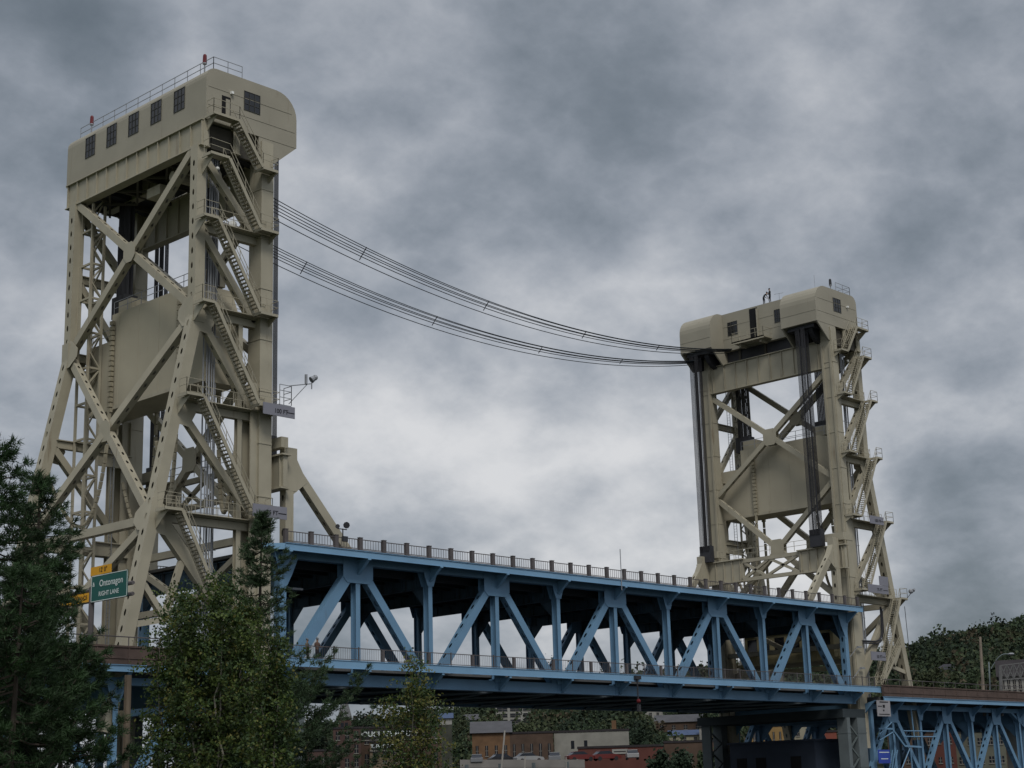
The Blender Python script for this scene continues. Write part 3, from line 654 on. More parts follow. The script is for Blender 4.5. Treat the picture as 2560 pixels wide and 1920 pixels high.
# top pedestrian railing: stout posts with baluster panels
for y in (-1.5, YF+1.5):
    b = MB(); L = SPAN+.8; n = 32; z0 = .62
    for i in range(n+1):
        X = -.4+L*i/n; b.box((X-.16, y-.14, z0), (X+.16, y+.10, z0+1.0)); b.box((X-.19, y-.16, z0+1.0), (X+.19, y+.12, z0+1.05))
        if i < n:
            for j in range(1, 9): x = X+L/n*j/9.; b.tube((x, y, z0+.2), (x, y, z0+.9), .018, 4)
    b.box((-.4, y-.03, z0+.86), (SPAN+.4, y+.03, z0+.92)); b.box((-.4, y-.03, z0+.16), (SPAN+.4, y+.03, z0+.21)); b.box((-.4, y-.12, z0-.02), (SPAN+.4, y+.25, z0+.10))
    b.build('top_railing', RAILB, sp)
    b = MB(); z0 = DB+1.30; n = 33; L = SPAN+3.2
    for i in range(n+1):
        X = -.6+L*i/n
        if i % 2 == 0 and 2 < i < n-14: b.box((X-.12, y-.1, z0), (X+.12, y+.08, z0+.95))
        else: b.box((X-.04, y-.05, z0), (X+.04, y+.03, z0+1.05))
        if i < n:
            for j in range(1, 11): x = X+L/n*j/11.; b.tube((x, y, z0+.1), (x, y, z0+.92), .013, 3)
    b.box((-.6, y-.03, z0+.92), (SPAN+2.6, y+.03, z0+.98)); b.box((-.6, y-.03, z0+.08), (SPAN+2.6, y+.03, z0+.13)); b.build('lower_railing', RAILB, sp)
for y in (.75, YF-.75):
    b = MB(); z0 = DB+.9; b.box((0, y-.04, z0+.15), (SPAN, y+.04, z0+.5)); [b.box((X-.06, y-.05, z0), (X+.06, y+.05, z0+.6)) for X in np.arange(1, SPAN, 2.5)]; b.build('crash_barrier', mat('barrier', (.06, .07, .075), .7), sp)
# lifting frames with deep transverse girders at the two ends (tan)
for e, s_ in ((0, 1), (SPAN, -1)):
    def X(u): return e - s_*u
    for y in (0, YF):
        f = MB()
        f.beam((X(-.9), y, .5), (X(-.9), y, 8.0), .75, .7, NY, 1.3, hsize=.2)
        f.beam((X(-1.1), y, 7.0), (X(-7.0), y, .5), .7, .62, NY, 1.1, hsize=.18)
        f.box((X(-.5), y-.36, 4.8), (X(-1.6), y+.36, 8.1)); f.prism([(X(-1.3), y-.33, 7.8), (X(-2.6), y-.33, 5.6), (X(-1.3), y-.33, 4.6)], (0, .66, 0))
        # rope sockets
        f.box((X(.35), y-.9 if y == 0 else y-1.6, 7.9), (X(-.3), y+1.5 if y == 0 else y+.7, 8.7))
        f.build('lifting_frame', TAN, sp)
    for y0, y1 in ((-.9, 5.0), (YF-5.0, YF+1.2)):
        f = MB(); f.box((X(.15), y0, 4.9), (X(-.25), y1, 7.3)); f.box((X(.4), y0-.2, 7.3), (X(-.5), y1+.1, 7.42)); f.box((X(.4), y0, 4.8), (X(-.5), y1, 4.92))
        for j in range(6): yy = y0+.3+j*(y1-y0-.6)/5; f.box((X(.3), yy-.03, 4.9), (X(-.4), yy+.03, 7.3))
        f.build('lifting_girder_end', TAN, sp)
    f = MB(); f.beam((X(-.05), 5, 7.1), (X(-.05), YF-5, 7.1), .4, .4, NX); f.beam((X(-.05), 4.5, 5.0), (X(-.05), YF-4.5, 5.0), .4, .4, NX)
    for a, c in (((5, 7.0), (9.5, 5.1)), ((9.5, 5.1), (12.5, 7.0)), ((5.2, 5.1), (9, 7.0)), ((9, 7.0), (12.5, 5.1))): f.beam((X(-.05), a[0], a[1]), (X(-.05), c[0], c[1]), .28, .3, NX)
    railing(f, [(X(0), -.9, 7.45), (X(0), YF+1.2, 7.45)], 1.05, 1.6, r=.03); f.build('lifting_girder', TAN, sp)
    for y in (2.15, YF-.45): b = MB(); b.box((X(-.35), y-.75, 7.42), (X(-1.05), y+.75, 9.3)); b.build('rope_equaliser', DARK, sp)
# small fittings on the span
def fit(name, m, fn, lab=None): b = MB(); fn(b); o = b.build(name, m, sp); 
fit('floodlight', DARK, lambda b: (b.tube((5.1, -1.5, 1.6), (5.1, -1.5, 2.2), .05, 5), b.path([(4.6, -1.5, 2.15), (5.5, -1.5, 2.15)], .04), b.tube((4.5, -1.6, 2.3), (4.75, -1.4, 2.3), .18, 8, .1), b.tube((5.3, -1.7, 2.45), (5.65, -1.3, 2.55), .26, 8, .16), b.box((5.0, -1.7, 1.2), (5.45, -1.5, 1.6))))
fit('whip_mast', GALV, lambda b: b.tube((37.4, -1.75, -.3), (37.4, -1.75, 3.4), .04, 5))
fit('navigation_light', [DARK, RED], lambda b: (b.tube((38.9, -1.8, DB+1.1), (38.9, -1.8, DB-1.6), .07, 6), b.box((38.6, -1.95, DB+.9), (39.3, -1.6, DB+1.2)), b.ball((38.9, -1.85, DB-1.0), .2, 8, 6, mi=1), b.tube((38.9, -1.85, DB-1.3), (38.9, -1.85, DB-1.9), .2, 6)))
for X in (2.0,): fit('deck_lamp', GALV, lambda b: (b.path([(X, 2, -1.1), (X, 2, -2.0), (X+1.2, 2, -2.1)], .05), b.box((X+1.0, 1.85, -2.2), (X+2.0, 2.15, -2.05))))
for X, z in ((SPAN-.1, -4.6), (SPAN+.2, -6.8)): fit('deck_lamp', GALV, lambda b: (b.path([(X, -.4, z), (X+.6, -.9, z+.9), (X+1.3, -.9, z+1.1)], .04), b.box((X+.9, -1.0, z+1.0), (X+1.6, -.75, z+1.15))))
# ------------------------------------------------------------ approach spans
def approach(side):
    left = side == 'L'
    X0 = -3.2 if left else SPAN+3.4; s_ = -1 if left else 1; PP = 5.8; n = 6
    LEN = 46 if left else 60
    t = thing('approach_span', (X0+s_*20, 8.8, -17), 'blue truss approach span on the left behind the pine and birch trees' if left else 'blue truss approach span with brown parapet at the lower right', 'bridge span', 'approach spans')
    ZT = -9.65; ZB = -18.3 if left else -17.4
    def X(u): return X0+s_*u
    for y in (0.0, YF):
        b = MB(); b.box((X(0), y-.3, ZT-.25), (X(LEN), y+.3, ZT+.25)); b.build('top_chord', BLUE, t)
        b = MB(); b.box((X(0), y-.3, ZB-.25), (X(n*PP+.5), y+.3, ZB+.25)); b.build('bottom_chord', BLUE, t)
        off = 4.55 if left else 4.3
        for i in range(0, n+1):
            u = off+i*PP; big = (i % 2 == 0) != (not left) if False else (i % 2 == 0)
            b = MB(); b.ibeam((X(u), y, ZT-.2), (X(u), y, ZB+.2), .38, .56, NY, .05); b.build('post', BLUE, t)
            b = MB(); gusset(b, X(u), y, ZT, big=big, wd=1.05); b.build('gusset_plate', BLUE, t)
            if big:
                for k in (-1, 1):
                    b = MB(); b.beam((X(u+k*.5), y, ZT-.8), (X(u+k*(PP-.3)), y, ZB+.1), .52, .55, NY, .95, hsize=.19); b.build('diagonal', BLUE, t)
        b = MB(); b.beam((X(.2), y, ZT+.1), (X(.2), y, -20), .5, .5, NY); b.build('post', BLUE, t)
    for i in range(0, int(LEN/PP)+1):
        u = 4.4+i*PP-PP
        b = MB(); b.box((X(u)-.02, .3, ZT-1.3), (X(u)+.02, YF-.3, ZT+.3)); b.box((X(u)-.17, .3, ZT-1.34), (X(u)+.17, YF-.3, ZT-1.3))
        for y, q in ((.3, 1), (YF-.3, -1)): b.prism([(X(u)-.02, y, ZT-1.3), (X(u)-.02, y+q*1.8, ZT-1.3), (X(u)-.02, y, ZT-3.2)], (.04, 0, 0))
        b.build('floor_beam', BLUE, t)
        b = MB(); b.prism([(X(u)-.02, -.3, ZT+.2), (X(u)-.02, -1.8, ZT+.55), (X(u)-.02, -.3, ZT-.8)], (.04, 0, 0)); b.beam((X(u), -1.8, ZT+.5), (X(u), -.3, ZT-.85), .04, .24, NX); b.build('bracket', BLUE, t)
    za = -8.95
    b = MB(); b.box((X(0), -1.4, za-.1), (X(LEN), YF+1.4, za+.25)); b.build('road_deck', SLAB, t)
    for y in (-2.0, YF+2.0):
        b = MB(); b.box((X(0), y-.06, za-.22), (X(LEN), y+.06, za+.2)); b.box((X(0), y-.14, za+.2), (X(LEN), y+.14, za+.24)); b.build('deck_fascia', BLUF, t)
        b = MB(); b.box((X(0), y-.05, za+.26), (X(LEN), y+.2, za+1.35)); b.box((X(0), y-.1, za+.62), (X(LEN), y-.05, za+.68)); b.box((X(0), y-.12, za+1.35), (X(LEN), y+.25, za+1.47))
        for i in range(int(LEN/2.4)): b.box((X(1+i*2.4)-.05, y-.08, za+.26), (X(1+i*2.4)+.05, y-.05, za+1.35))
        b.build('parapet', PARA, t)
        b = MB(); [b.tube((X(1+i*2.4), y, za+1.4), (X(1+i*2.4), y, za+2.05), .035, 4) for i in range(int(LEN/2.4))]; b.tube((X(0), y, za+2.05), (X(LEN-1), y, za+2.05), .04, 5); b.build('handrail', RAILB, t)
    # end post at the far end of the truss and plate girder beyond it
    ue = n*PP+.2 if not left else 33
    if not left:
        for y in (0.0, YF):
            b = MB(); b.beam((X(ue-3.6), y, ZT-.1), (X(ue-.2), y, ZT-1.9), .3, .5, NY); b.beam((X(ue), y, ZT-1.6), (X(ue), y, -20), .62, .55, NY); b.build('end_post', BLUE, t)
            b = MB(); b.box((X(ue-1.2), y-.2, ZT-1.5), (X(LEN), y+.2, ZT+.1)); [b.box((X(ue-1+i*1.3), y-.3, ZT-1.5), (X(ue-.95+i*1.3), y+.3, ZT+.1)) for i in range(18)]; b.build('plate_girder', BLUE, t)
        # maintenance walkway with its bent rail just past the pier
        b = MB(); y = -.9
        b.path([(X(.3), y, -12.0), (X(2.9), y, -12.0), (X(5.2), y, -13.8), (X(8.6), y, -13.9)], .13, 4)
        for a, c in (((.3, -12.6), (3, -11.3)), ((5.2, -12.2), (12, -12.2)), ((5.2, -12.8), (12, -12.8)), ((3.0, -17.5), (6.4, -13.9)), ((6.4, -13.9), (6.4, -18)), ((.3, -13.2), (3.2, -12.3)), ((7.2, -9.8), (7.4, -12.9))): b.tube((X(a[0]), y, a[1]), (X(c[0]), y, c[1]), .07, 5)
        for k in range(3): b.tube((X(3.2+k*.5), y+.3, -14.2), (X(.9+k*.5), y+.3, -19), .06, 4)
        b.build('maintenance_walkway', BLUE, t)
approach('L'); approach('R')
# piers
for side in 'LR':
    left = side == 'L'; x0, x1 = (-3.2, 2.0) if left else (SPAN-2.0, SPAN+3.2)
    t = thing('pier', ((x0+x1)/2, 8.8, -20.5), 'dark pier frame below the left tower, behind the trees' if left else 'grey green pier frame standing below the right tower', 'pier', 'bridge piers')
    e_ = 0 if left else SPAN; k = -1 if left else 1
    for y, cc, ll in ((-.1, ((-.1, 1.5), (-2.1, -1.5)), (-1.5, -.1)), (YF, ((-.1, 1.4), (-2.2, -1.9)), (-1.9, -.1))):
        for a, c in cc:
            b = MB(); b.box((e_+k*a, y-.6, -21.5), (e_+k*c, y+.6, -10.9))
            for z in (-12.5, -16): b.box((e_+k*a-.03*k, y-.63, z), (e_+k*c+.03*k, y+.63, z+.12))
            b.build('pier_column', CONC, t)
        b = MB(); z = -20.5; a, c = e_+k*ll[0], e_+k*ll[1]
        while z < -12: b.beam((a, y-.5, z), (c, y-.5, z+1.1), .16, .12, NY); b.beam((c, y-.5, z+1.1), (a, y-.5, z+2.2), .16, .12, NY); z += 2.2
        b.build('lattice', mat('lattice_grey', (.10, .12, .12), .7), t)
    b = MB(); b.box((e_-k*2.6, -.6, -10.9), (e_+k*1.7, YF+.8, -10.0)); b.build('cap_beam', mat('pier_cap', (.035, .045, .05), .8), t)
    b = MB(); b.box((-5.5 if left else SPAN-6.0, -3.0, -23), (6 if left else SPAN+5.5, YF+3, -18.6)); b.build('footing', CONC, t)
    if not left:
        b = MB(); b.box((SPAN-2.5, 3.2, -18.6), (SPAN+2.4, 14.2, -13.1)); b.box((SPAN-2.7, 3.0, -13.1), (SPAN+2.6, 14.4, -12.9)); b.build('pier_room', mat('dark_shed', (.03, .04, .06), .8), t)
        for y in (5, 9.5, 12): b = MB(); b.box((SPAN-2.54, y, -17), (SPAN-2.5, y+1.3, -14.6)); b.build('doorway', BLK, t)
# bearing shoes under the right end of the span
for y in (0, YF):
    for X in (0.1, SPAN-.1):
        pass

# ------------------------------------------------------------ signs on the towers
def board(name, corners, th, m, txt, lab, cat, grp, col=None, post=None):
    """corners: lower left, lower right, upper right (as read); txt: (string, size, x, y) in board fractions"""
    a, b_, c = (Vector(v) for v in corners); ux = (b_-a); uy = (c-b_); n = ux.cross(uy).normalized()
    b = MB(); b.prism([a-n*th, a-n*th+ux, a-n*th+ux+uy, a-n*th+uy], n*th, 0)
    for t_ in txt:
        if t_[0] == '#': _, x0, y0, x1, y1, mi = t_; q = a+n*.008; b.prism([q+ux*x0+uy*y0, q+ux*x1+uy*y0, q+ux*x1+uy*y1, q+ux*x0+uy*y1], n*.006, mi)
        else: s_, sz, fx, fy, mi = t_; text(b, s_, a+ux*fx+uy*fy, ux, uy, sz, .02, mi, bold=.004*sz/.4)
    o = b.build(name, m, None, org=a); return tag(o, lab, cat, grp)
G = 'height signs on the towers'
def hs(x0, x1, z, h, t1, lab, line=True, v=-1.62):
    board('height_sign', ((x0, v, z), (x1, v, z), (x1, v, z+h)), .06, [SIGNG, INK], [(t1, .46, .56 if line else .4, .42, 1)] + ([('#', .74, .40, .98, .47, 1)] if line else []), lab, 'sign', G)
hs(-2.6, .35, 10.0, .88, '100 FT', 'grey sign reading 100 FT on the left tower beside the camera arm')
hs(-3.45, -.35, 2.3, .92, '75 FT', 'grey sign reading 75 FT on the left tower just below its lowest landing')
hs(80.4, 83.2, 10.0, .88, '100 FT', 'grey sign reading 100 FT on the right tower, uppermost there')
hs(78.9, 83.0, 2.35, .9, '75 FT', 'long grey sign on the right tower just above the top deck railing')
board('height_sign', ((81.5, -1.5, 3.3), (83.3, -1.5, 3.3), (83.3, -1.5, 4.3)), .06, [SIGNG, INK], [], 'blank grey board standing on the long sign of the right tower', 'sign', G)
hs(78.4, 81.3, -4.9, .92, '50 FT', 'grey sign low on the right tower beside the operator cabin')
board('height_gauge', ((77.7, -2.25, -10.8), (80.3, -2.25, -10.8), (80.3, -2.25, -9.15)), .07, [mat('gauge_board', (.30, .29, .30), .6), INK], [('#', .05, .60, .35, .65, 1), ('#', .42, .54, .58, .72, 1), ('#', .42, .32, .52, .42, 1), ('#', .1, .10, .9, .15, 1), ('#', .2, .86, .85, .93, 1)], 'pinkish grey gauge board below the deck edge at the right pier', 'sign', None)
board('blue_sign', ((78.9, -1.2, -15.6), (81.2, -1.2, -15.6), (81.2, -1.2, -14.2)), .06, [BSIGN, WHITE], [('#', .08, .78, .92, .84, 1), ('#', .2, .3, .8, .36, 1)], 'small blue sign at the foot of the right pier', 'sign', None)

# road signs on the left approach
g = thing('sign_gantry', (-16.2, -2, -8.7), 'brown sign gantry over the left approach road behind the pine', 'sign gantry')
b = MB(); b.tube((-16.2, -6.0, -3.9), (-16.2, 18.5, -3.9), .13, 6); b.tube((-16.2, -6.0, -4.6), (-16.2, 18.5, -4.6), .13, 6); b.build('beam', RAILB, g)
for y in (18.2, -1.2): b = MB(); b.tube((-16.2, y, -9), (-16.2, y, -3.7), .19, 8); b.build('post', RAILB, g)
XS = -16.35
board('road_sign', ((XS, -1.35, -4.72), (XS, -5.55, -4.72), (XS, -5.55, -3.02)), .05, [GREEN, WHITE], [('Ontonagon', .60, .56, .66, 1), ('RIGHT LANE', .42, .50, .26, 1), ('L\'Anse', .5, .12, .66, 1) if False else ('&', .4, .07, .66, 1),
      ('#', 0, 0, 1, .025, 1), ('#', 0, .975, 1, 1, 1), ('#', 0, 0, .012, 1, 1), ('#', .988, 0, 1, 1, 1)], 'green road sign reading Ontonagon RIGHT LANE above the left approach', 'road sign', 'overhead road signs')
board('road_sign', ((XS, -1.2, -2.98), (XS, -3.6, -2.98), (XS, -3.6, -2.42)), .05, [YEL, INK], [("12' 0\"", .42, .62, .5, 1)], 'orange yellow sign plate on top of the green road sign', 'road sign', 'overhead road signs')
board('road_sign', ((XS, 2.45, -4.65), (XS, -1.28, -4.65), (XS, -1.28, -4.05)), .05, [YEL, INK], [("LOW CLEARANCE", .36, .5, .5, 1)], 'orange yellow sign plate to the left of the green road sign', 'road sign', 'overhead road signs')

# ------------------------------------------------------------ vegetation
def leafmesh(name, P_, siz, mats, parent, mi=None, asp=.62, up_bias=0, seed=1, org=None, label=None):
    g = np.random.default_rng(seed); P_ = np.asarray(P_, float); n = len(P_)
    a = g.normal(size=(n, 3)); a[:, 2] *= (1-up_bias); a /= np.linalg.norm(a, axis=1)[:, None]
    c = np.cross(a, g.normal(size=(n, 3))); c /= np.linalg.norm(c, axis=1)[:, None]
    s = (np.asarray(siz)*g.uniform(.7, 1.3, n))[:, None] if np.ndim(siz) == 0 else np.asarray(siz)[:, None]
    V = np.stack([P_-a*s, P_+c*s*asp, P_+a*s, P_-c*s*asp], 1).reshape(-1, 3)
    return rawmesh(name, V, 4, n, mats, parent, mi, org, label)
def rawmesh(name, V, k, n, mats, parent, mi=None, org=None, label=None):
    o0 = Vector((0, 0, 0)); q = parent
    while q is not None: o0 = o0 + q.location; q = q.parent
    if parent is None and org is not None: o0 = Vector(org)
    V = np.asarray(V, np.float32) - np.array(o0, np.float32)
    me = bpy.data.meshes.new(name); me.vertices.add(len(V)); me.vertices.foreach_set('co', V.ravel())
    me.loops.add(n*k); me.loops.foreach_set('vertex_index', np.arange(n*k, dtype=np.int32))
    me.polygons.add(n); me.polygons.foreach_set('loop_start', np.arange(0, n*k, k, dtype=np.int32))
    me.polygons.foreach_set('loop_total', np.full(n, k, np.int32))
    for m in (mats if isinstance(mats, (list, tuple)) else [mats]): me.materials.append(m)
    if mi is not None: me.polygons.foreach_set('material_index', np.asarray(mi, np.int32))
    me.update(calc_edges=True); me.validate()
    o = bpy.data.objects.new(name, me); S.collection.objects.link(o)
    if parent is not None: o.parent = parent
    else: o.location = o0
    if label: o['label'] = label
    return o
def needles(C, D, L, n, wd, g):
    """tufts: n thin blades fanned round each direction D at each point C"""
    m = len(C); Cc = np.repeat(C, n, 0); Dd = np.repeat(D, n, 0)
    v = Dd*.75 + g.normal(size=(m*n, 3))*.52; v /= np.linalg.norm(v, axis=1)[:, None]
    w = np.cross(v, g.normal(size=(m*n, 3))); w /= np.linalg.norm(w, axis=1)[:, None]
    l = L*g.uniform(.6, 1.15, (m*n, 1)); st = Cc + g.normal(size=(m*n, 3))*.03
    return np.stack([st-w*wd, st+w*wd, st+v*l], 1).reshape(-1, 3)
PINE = mat('pine_needles', (.020, .040, .016), .7, var=.55, scale=2.2, trans=.12, col2=(.030, .060, .022))
SPRU = mat('spruce_needles', (.026, .048, .022), .7, var=.5, scale=2.5, trans=.12, col2=(.045, .075, .035))
BIRL = [mat('birch_leaves', (.060, .098, .024), .6, var=.4, scale=2.0, trans=.32, col2=(.085, .115, .028)), mat('birch_leaves_yellow', (.15, .145, .040), .6, var=.3, scale=2.0, trans=.3), mat('birch_leaves_dark', (.036, .064, .020), .6, var=.4, scale=2.0, trans=.2)]
BARK = mat('dark_bark', (.045, .035, .028), .9, var=.3, scale=5)
BBARK = mat('birch_bark', (.19, .175, .145), .8, var=.35, scale=6)
def ground_at(px, r): p = at_r(px, 1900, r); return Vector((p.x, p.y, -19.6))
def conifer(name, px, r, ytop, reach, label, cat, m, seed, dens=1.0, tuft=.17, nb=13, limb=None, group=None, bare=.12, wd=.011, step=.20):
    g = np.random.default_rng(seed); b0 = ground_at(px, r); H = at_r(px, ytop, r).z - b0.z
    t = thing(name, b0, label, cat, group)
    tr = MB(); lean = Vector((g.uniform(-.02, .02), g.uniform(-.02, .02), 1))
    def ax(h): return b0 + Vector((lean.x*h, lean.y*h, h))
    for i in range(10): tr.tube(ax(H*i/10.), ax(H*(i+1)/10.), .15*(1-i/10.)*H/11+.015, 7, .15*(1-(i+1)/10.)*H/11+.012)
    C = []; D = []; h = H*bare
    while h < H-.06:
        q = (H-h); k = int(g.integers(4, 7))
        for j in range(k):
            az = g.uniform(0, 2*math.pi); dirv = np.array([math.cos(az), math.sin(az), 0])
            side = dirv[0]*RT.x + dirv[1]*RT.y
            Lb = reach(h/H, side)*g.uniform(.65, 1.12)
            if Lb < .08: continue
            s0 = np.array(ax(h+g.uniform(-.15, .15))); prev = Vector(s0); n = max(3, int(Lb/.16)); rise = g.uniform(.02, .32)
            for i in range(1, n+1):
                f = i/n; p = s0 + dirv*Lb*f + np.array([0, 0, Lb*(rise*f - .22*math.sin(math.pi*f*.9) + .26*f**3)])
                p += g.normal(size=3)*.025
                tr.tube(prev, Vector(p), .022*(1-f)+.006, 3, caps=False); prev = Vector(p)
                if f > .38 or Lb < .6:
                    # side twigs
                    for s_ in (-1, 1):
                        if g.random() > .85*dens: continue
                        tl = (.16+.34*Lb*(1-f)*.6)*g.uniform(.6, 1.3); tv = dirv*.6 + s_*np.cross(dirv, [0, 0, 1])*g.uniform(.5, 1) + np.array([0, 0, g.uniform(.0, .45)]); tv /= np.linalg.norm(tv)
                        kk = max(2, int(tl/.085))
                        for e in range(1, kk+1):
                            C.append(p+tv*tl*e/kk); D.append(tv+np.array([0, 0, .35]))
                    C.append(p); D.append(dirv+np.array([0, 0, .5]))
        h += step*(.8+.4*g.random()) + .02*q
    for i in range(8): C.append(np.array(ax(H-.04*i))); D.append(np.array([0, 0, 1.]))
    tr.build('trunk', BARK, t)
    V = needles(np.array(C), np.array(D), tuft, nb, wd, g)
    rawmesh('crown', V, 3, len(V)//3, m, t); return t
def birch(name, px, r, ytop, halfw, nleaf, label, seed, stems=5, leaf=.055, spread=.5, group=None, bulge=1.0, base_f=.12, yel=.955):
    g = np.random.default_rng(seed); b0 = ground_at(px, r); H = at_r(px, ytop, r).z - b0.z
    t = thing(name, b0, label, 'birch tree', group); tr = MB(); tw = MB(); C = []
    for s in range(stems):
        az = g.uniform(0, 6.28) if stems > 2 else 0; rad = halfw*spread*g.uniform(.2, 1)*(0 if s == 0 else 1)
        top = b0 + Vector((math.cos(az)*rad, math.sin(az)*rad, H*(1 if s == 0 else g.uniform(.72, .97)))); st = b0+Vector((math.cos(az)*.18, math.sin(az)*.18, 0))
        prev = st; N = 14; hh = top.z-b0.z
        for i in range(1, N+1):
            f = i/N; p = st.lerp(top, f) + Vector((g.normal()*.05, g.normal()*.05, 0)); tr.tube(prev, p, .055*(1-f)*H/9+.010, 6, .055*max(0, 1-f-.05)*H/9+.008); prev = p
            if f < base_f: continue
            for j in range(int(5)):
                a2 = g.uniform(0, 6.28); prof = min(1, (1-f)*1.25+.04)**.85*bulge
                L = (.35+halfw*.75*prof)*g.uniform(.5, 1.15)*(1-.3*spread*(s > 0))
                d = Vector((math.cos(a2), math.sin(a2), g.uniform(.25, .9))).normalized(); e = p+d*L; mid = p+d*L*.5+Vector((0, 0, .06*L))
                tw.tube(p, mid, .011, 3, .007, caps=False); tw.tube(mid, e, .007, 3, .004, caps=False)
                for q in range(5):
                    w = g.uniform(.35, 1.05); c = p.lerp(e, w) + Vector(g.normal(size=3)*.16); C.append((c.x, c.y, c.z))
    tr.build('trunk', BBARK, t); tw.build('twigs', BARK, t)
    C = np.array(C); idx = g.integers(0, len(C), nleaf); cl = C[idx] + g.normal(size=(nleaf, 3))*np.array([.10, .10, .075])
    tone = g.random(len(C))[idx]; mi = np.where(tone > yel, 1, np.where(tone < .5, 2, 0)); mi = np.where(g.random(nleaf) > .97, 1, mi)
    leafmesh('crown', cl, leaf, BIRL, t, mi, seed=seed+1); return t

# the pines on the left edge
conifer('pine_tree', -35, 36, 1100, lambda f, s: min(2.9, 3.6*(1-f)**.8+.15), 'tall dark pine at the left edge, its top highest of the pines', 'pine tree', PINE, 11, group='pines on the left', nb=17, step=.27, bare=.28)
conifer('pine_tree', 88, 39, 1180, lambda f, s: min(1.9, 2.6*(1-f)**.8+.10), 'dark pine in front of the left tower, its thin top beside the sloping leg', 'pine tree', PINE, 12, group='pines on the left', nb=17, step=.33, bare=.32)
conifer('pine_tree', 150, 35, 1610, lambda f, s: 1.75*(1-f)**.45+.12, 'low bushy pine at the lower left below the road signs', 'pine tree', PINE, 13, group='pines on the left', nb=17, step=.24, bare=.45)
conifer('pine_tree', 20, 33, 1420, lambda f, s: (2.0*(1-f)**.45+.12)*(.8 if s > 0 else 1), 'dense dark pine in the lower left corner', 'pine tree', PINE, 17, group='pines on the left', nb=17, step=.24, bare=.2)
# spruce and birches in the middle
conifer('spruce_tree', 637, 52, 1283, lambda f, s: min(2.9, 4.4*(1-f)+.06)*((1.3 if f < .55 else .7 if f < .78 else 1.1) if s > .1 else .95), 'slim pointed spruce rising before the right column of the left tower', 'spruce tree', SPRU, 14, nb=13, tuft=.16, dens=.9, wd=.014, step=.27)
birch('birch_tree', 545, 45, 1478, 1.45, 40000, 'leafy green birch clump in front of the left end of the blue span', 15, stems=8, spread=.95, leaf=.048, group='birches', bulge=1.1)
birch('birch_tree', 425, 47, 1505, 1.1, 15000, 'looser birch left of the leafy birch clump, seen against the tower base', 25, stems=5, spread=.8, leaf=.048, group='birches', bulge=1.05)
birch('birch_tree', 668, 43, 1590, .66, 11000, 'low birch at the right side of the leafy birch clump, below the spruce', 35, stems=4, spread=.8, leaf=.048, group='birches', bulge=1.05)
birch('birch_tree', 1040, 52, 1672, 1.95, 7500, 'small sparse birch with a pale trunk in front of the town', 16, stems=4, spread=.95, leaf=.05, group='birches', bulge=1.15, base_f=.25, yel=.70)
# bank side things at the lower left
p = ground_at(314, 40)
b = MB(); b.tube(p, (p.x, p.y, at_r(314, 1688, 40).z), .085, 8); tag(b.build('wooden_post', mat('weathered_wood', (.13, .10, .075), .9, var=.3, scale=4, stretch=(1, 1, .2)), None, org=p), 'tall weathered wooden post between the left pines and the birch', 'post')
f_ = thing('fence', ground_at(200, 31), 'dark wooden rail fence at the lower left behind the pine boughs', 'fence')
A_ = ground_at(60, 31); B_ = ground_at(330, 33)
for i in range(4):
    q = A_.lerp(B_, i/3.); b = MB(); b.box((q.x-.07, q.y-.07, q.z), (q.x+.07, q.y+.07, -17.0)); b.build('post', MATS['weathered_wood'], f_)
for z in (-18.5, -18.05, -17.6, -17.15): b = MB(); b.beam((A_.x, A_.y, z), (B_.x, B_.y, z), .16, .05, (B_-A_).cross(Vector((0, 0, 1)))); b.build('rail', mat('dark_wood', (.03, .025, .022), .9), f_)

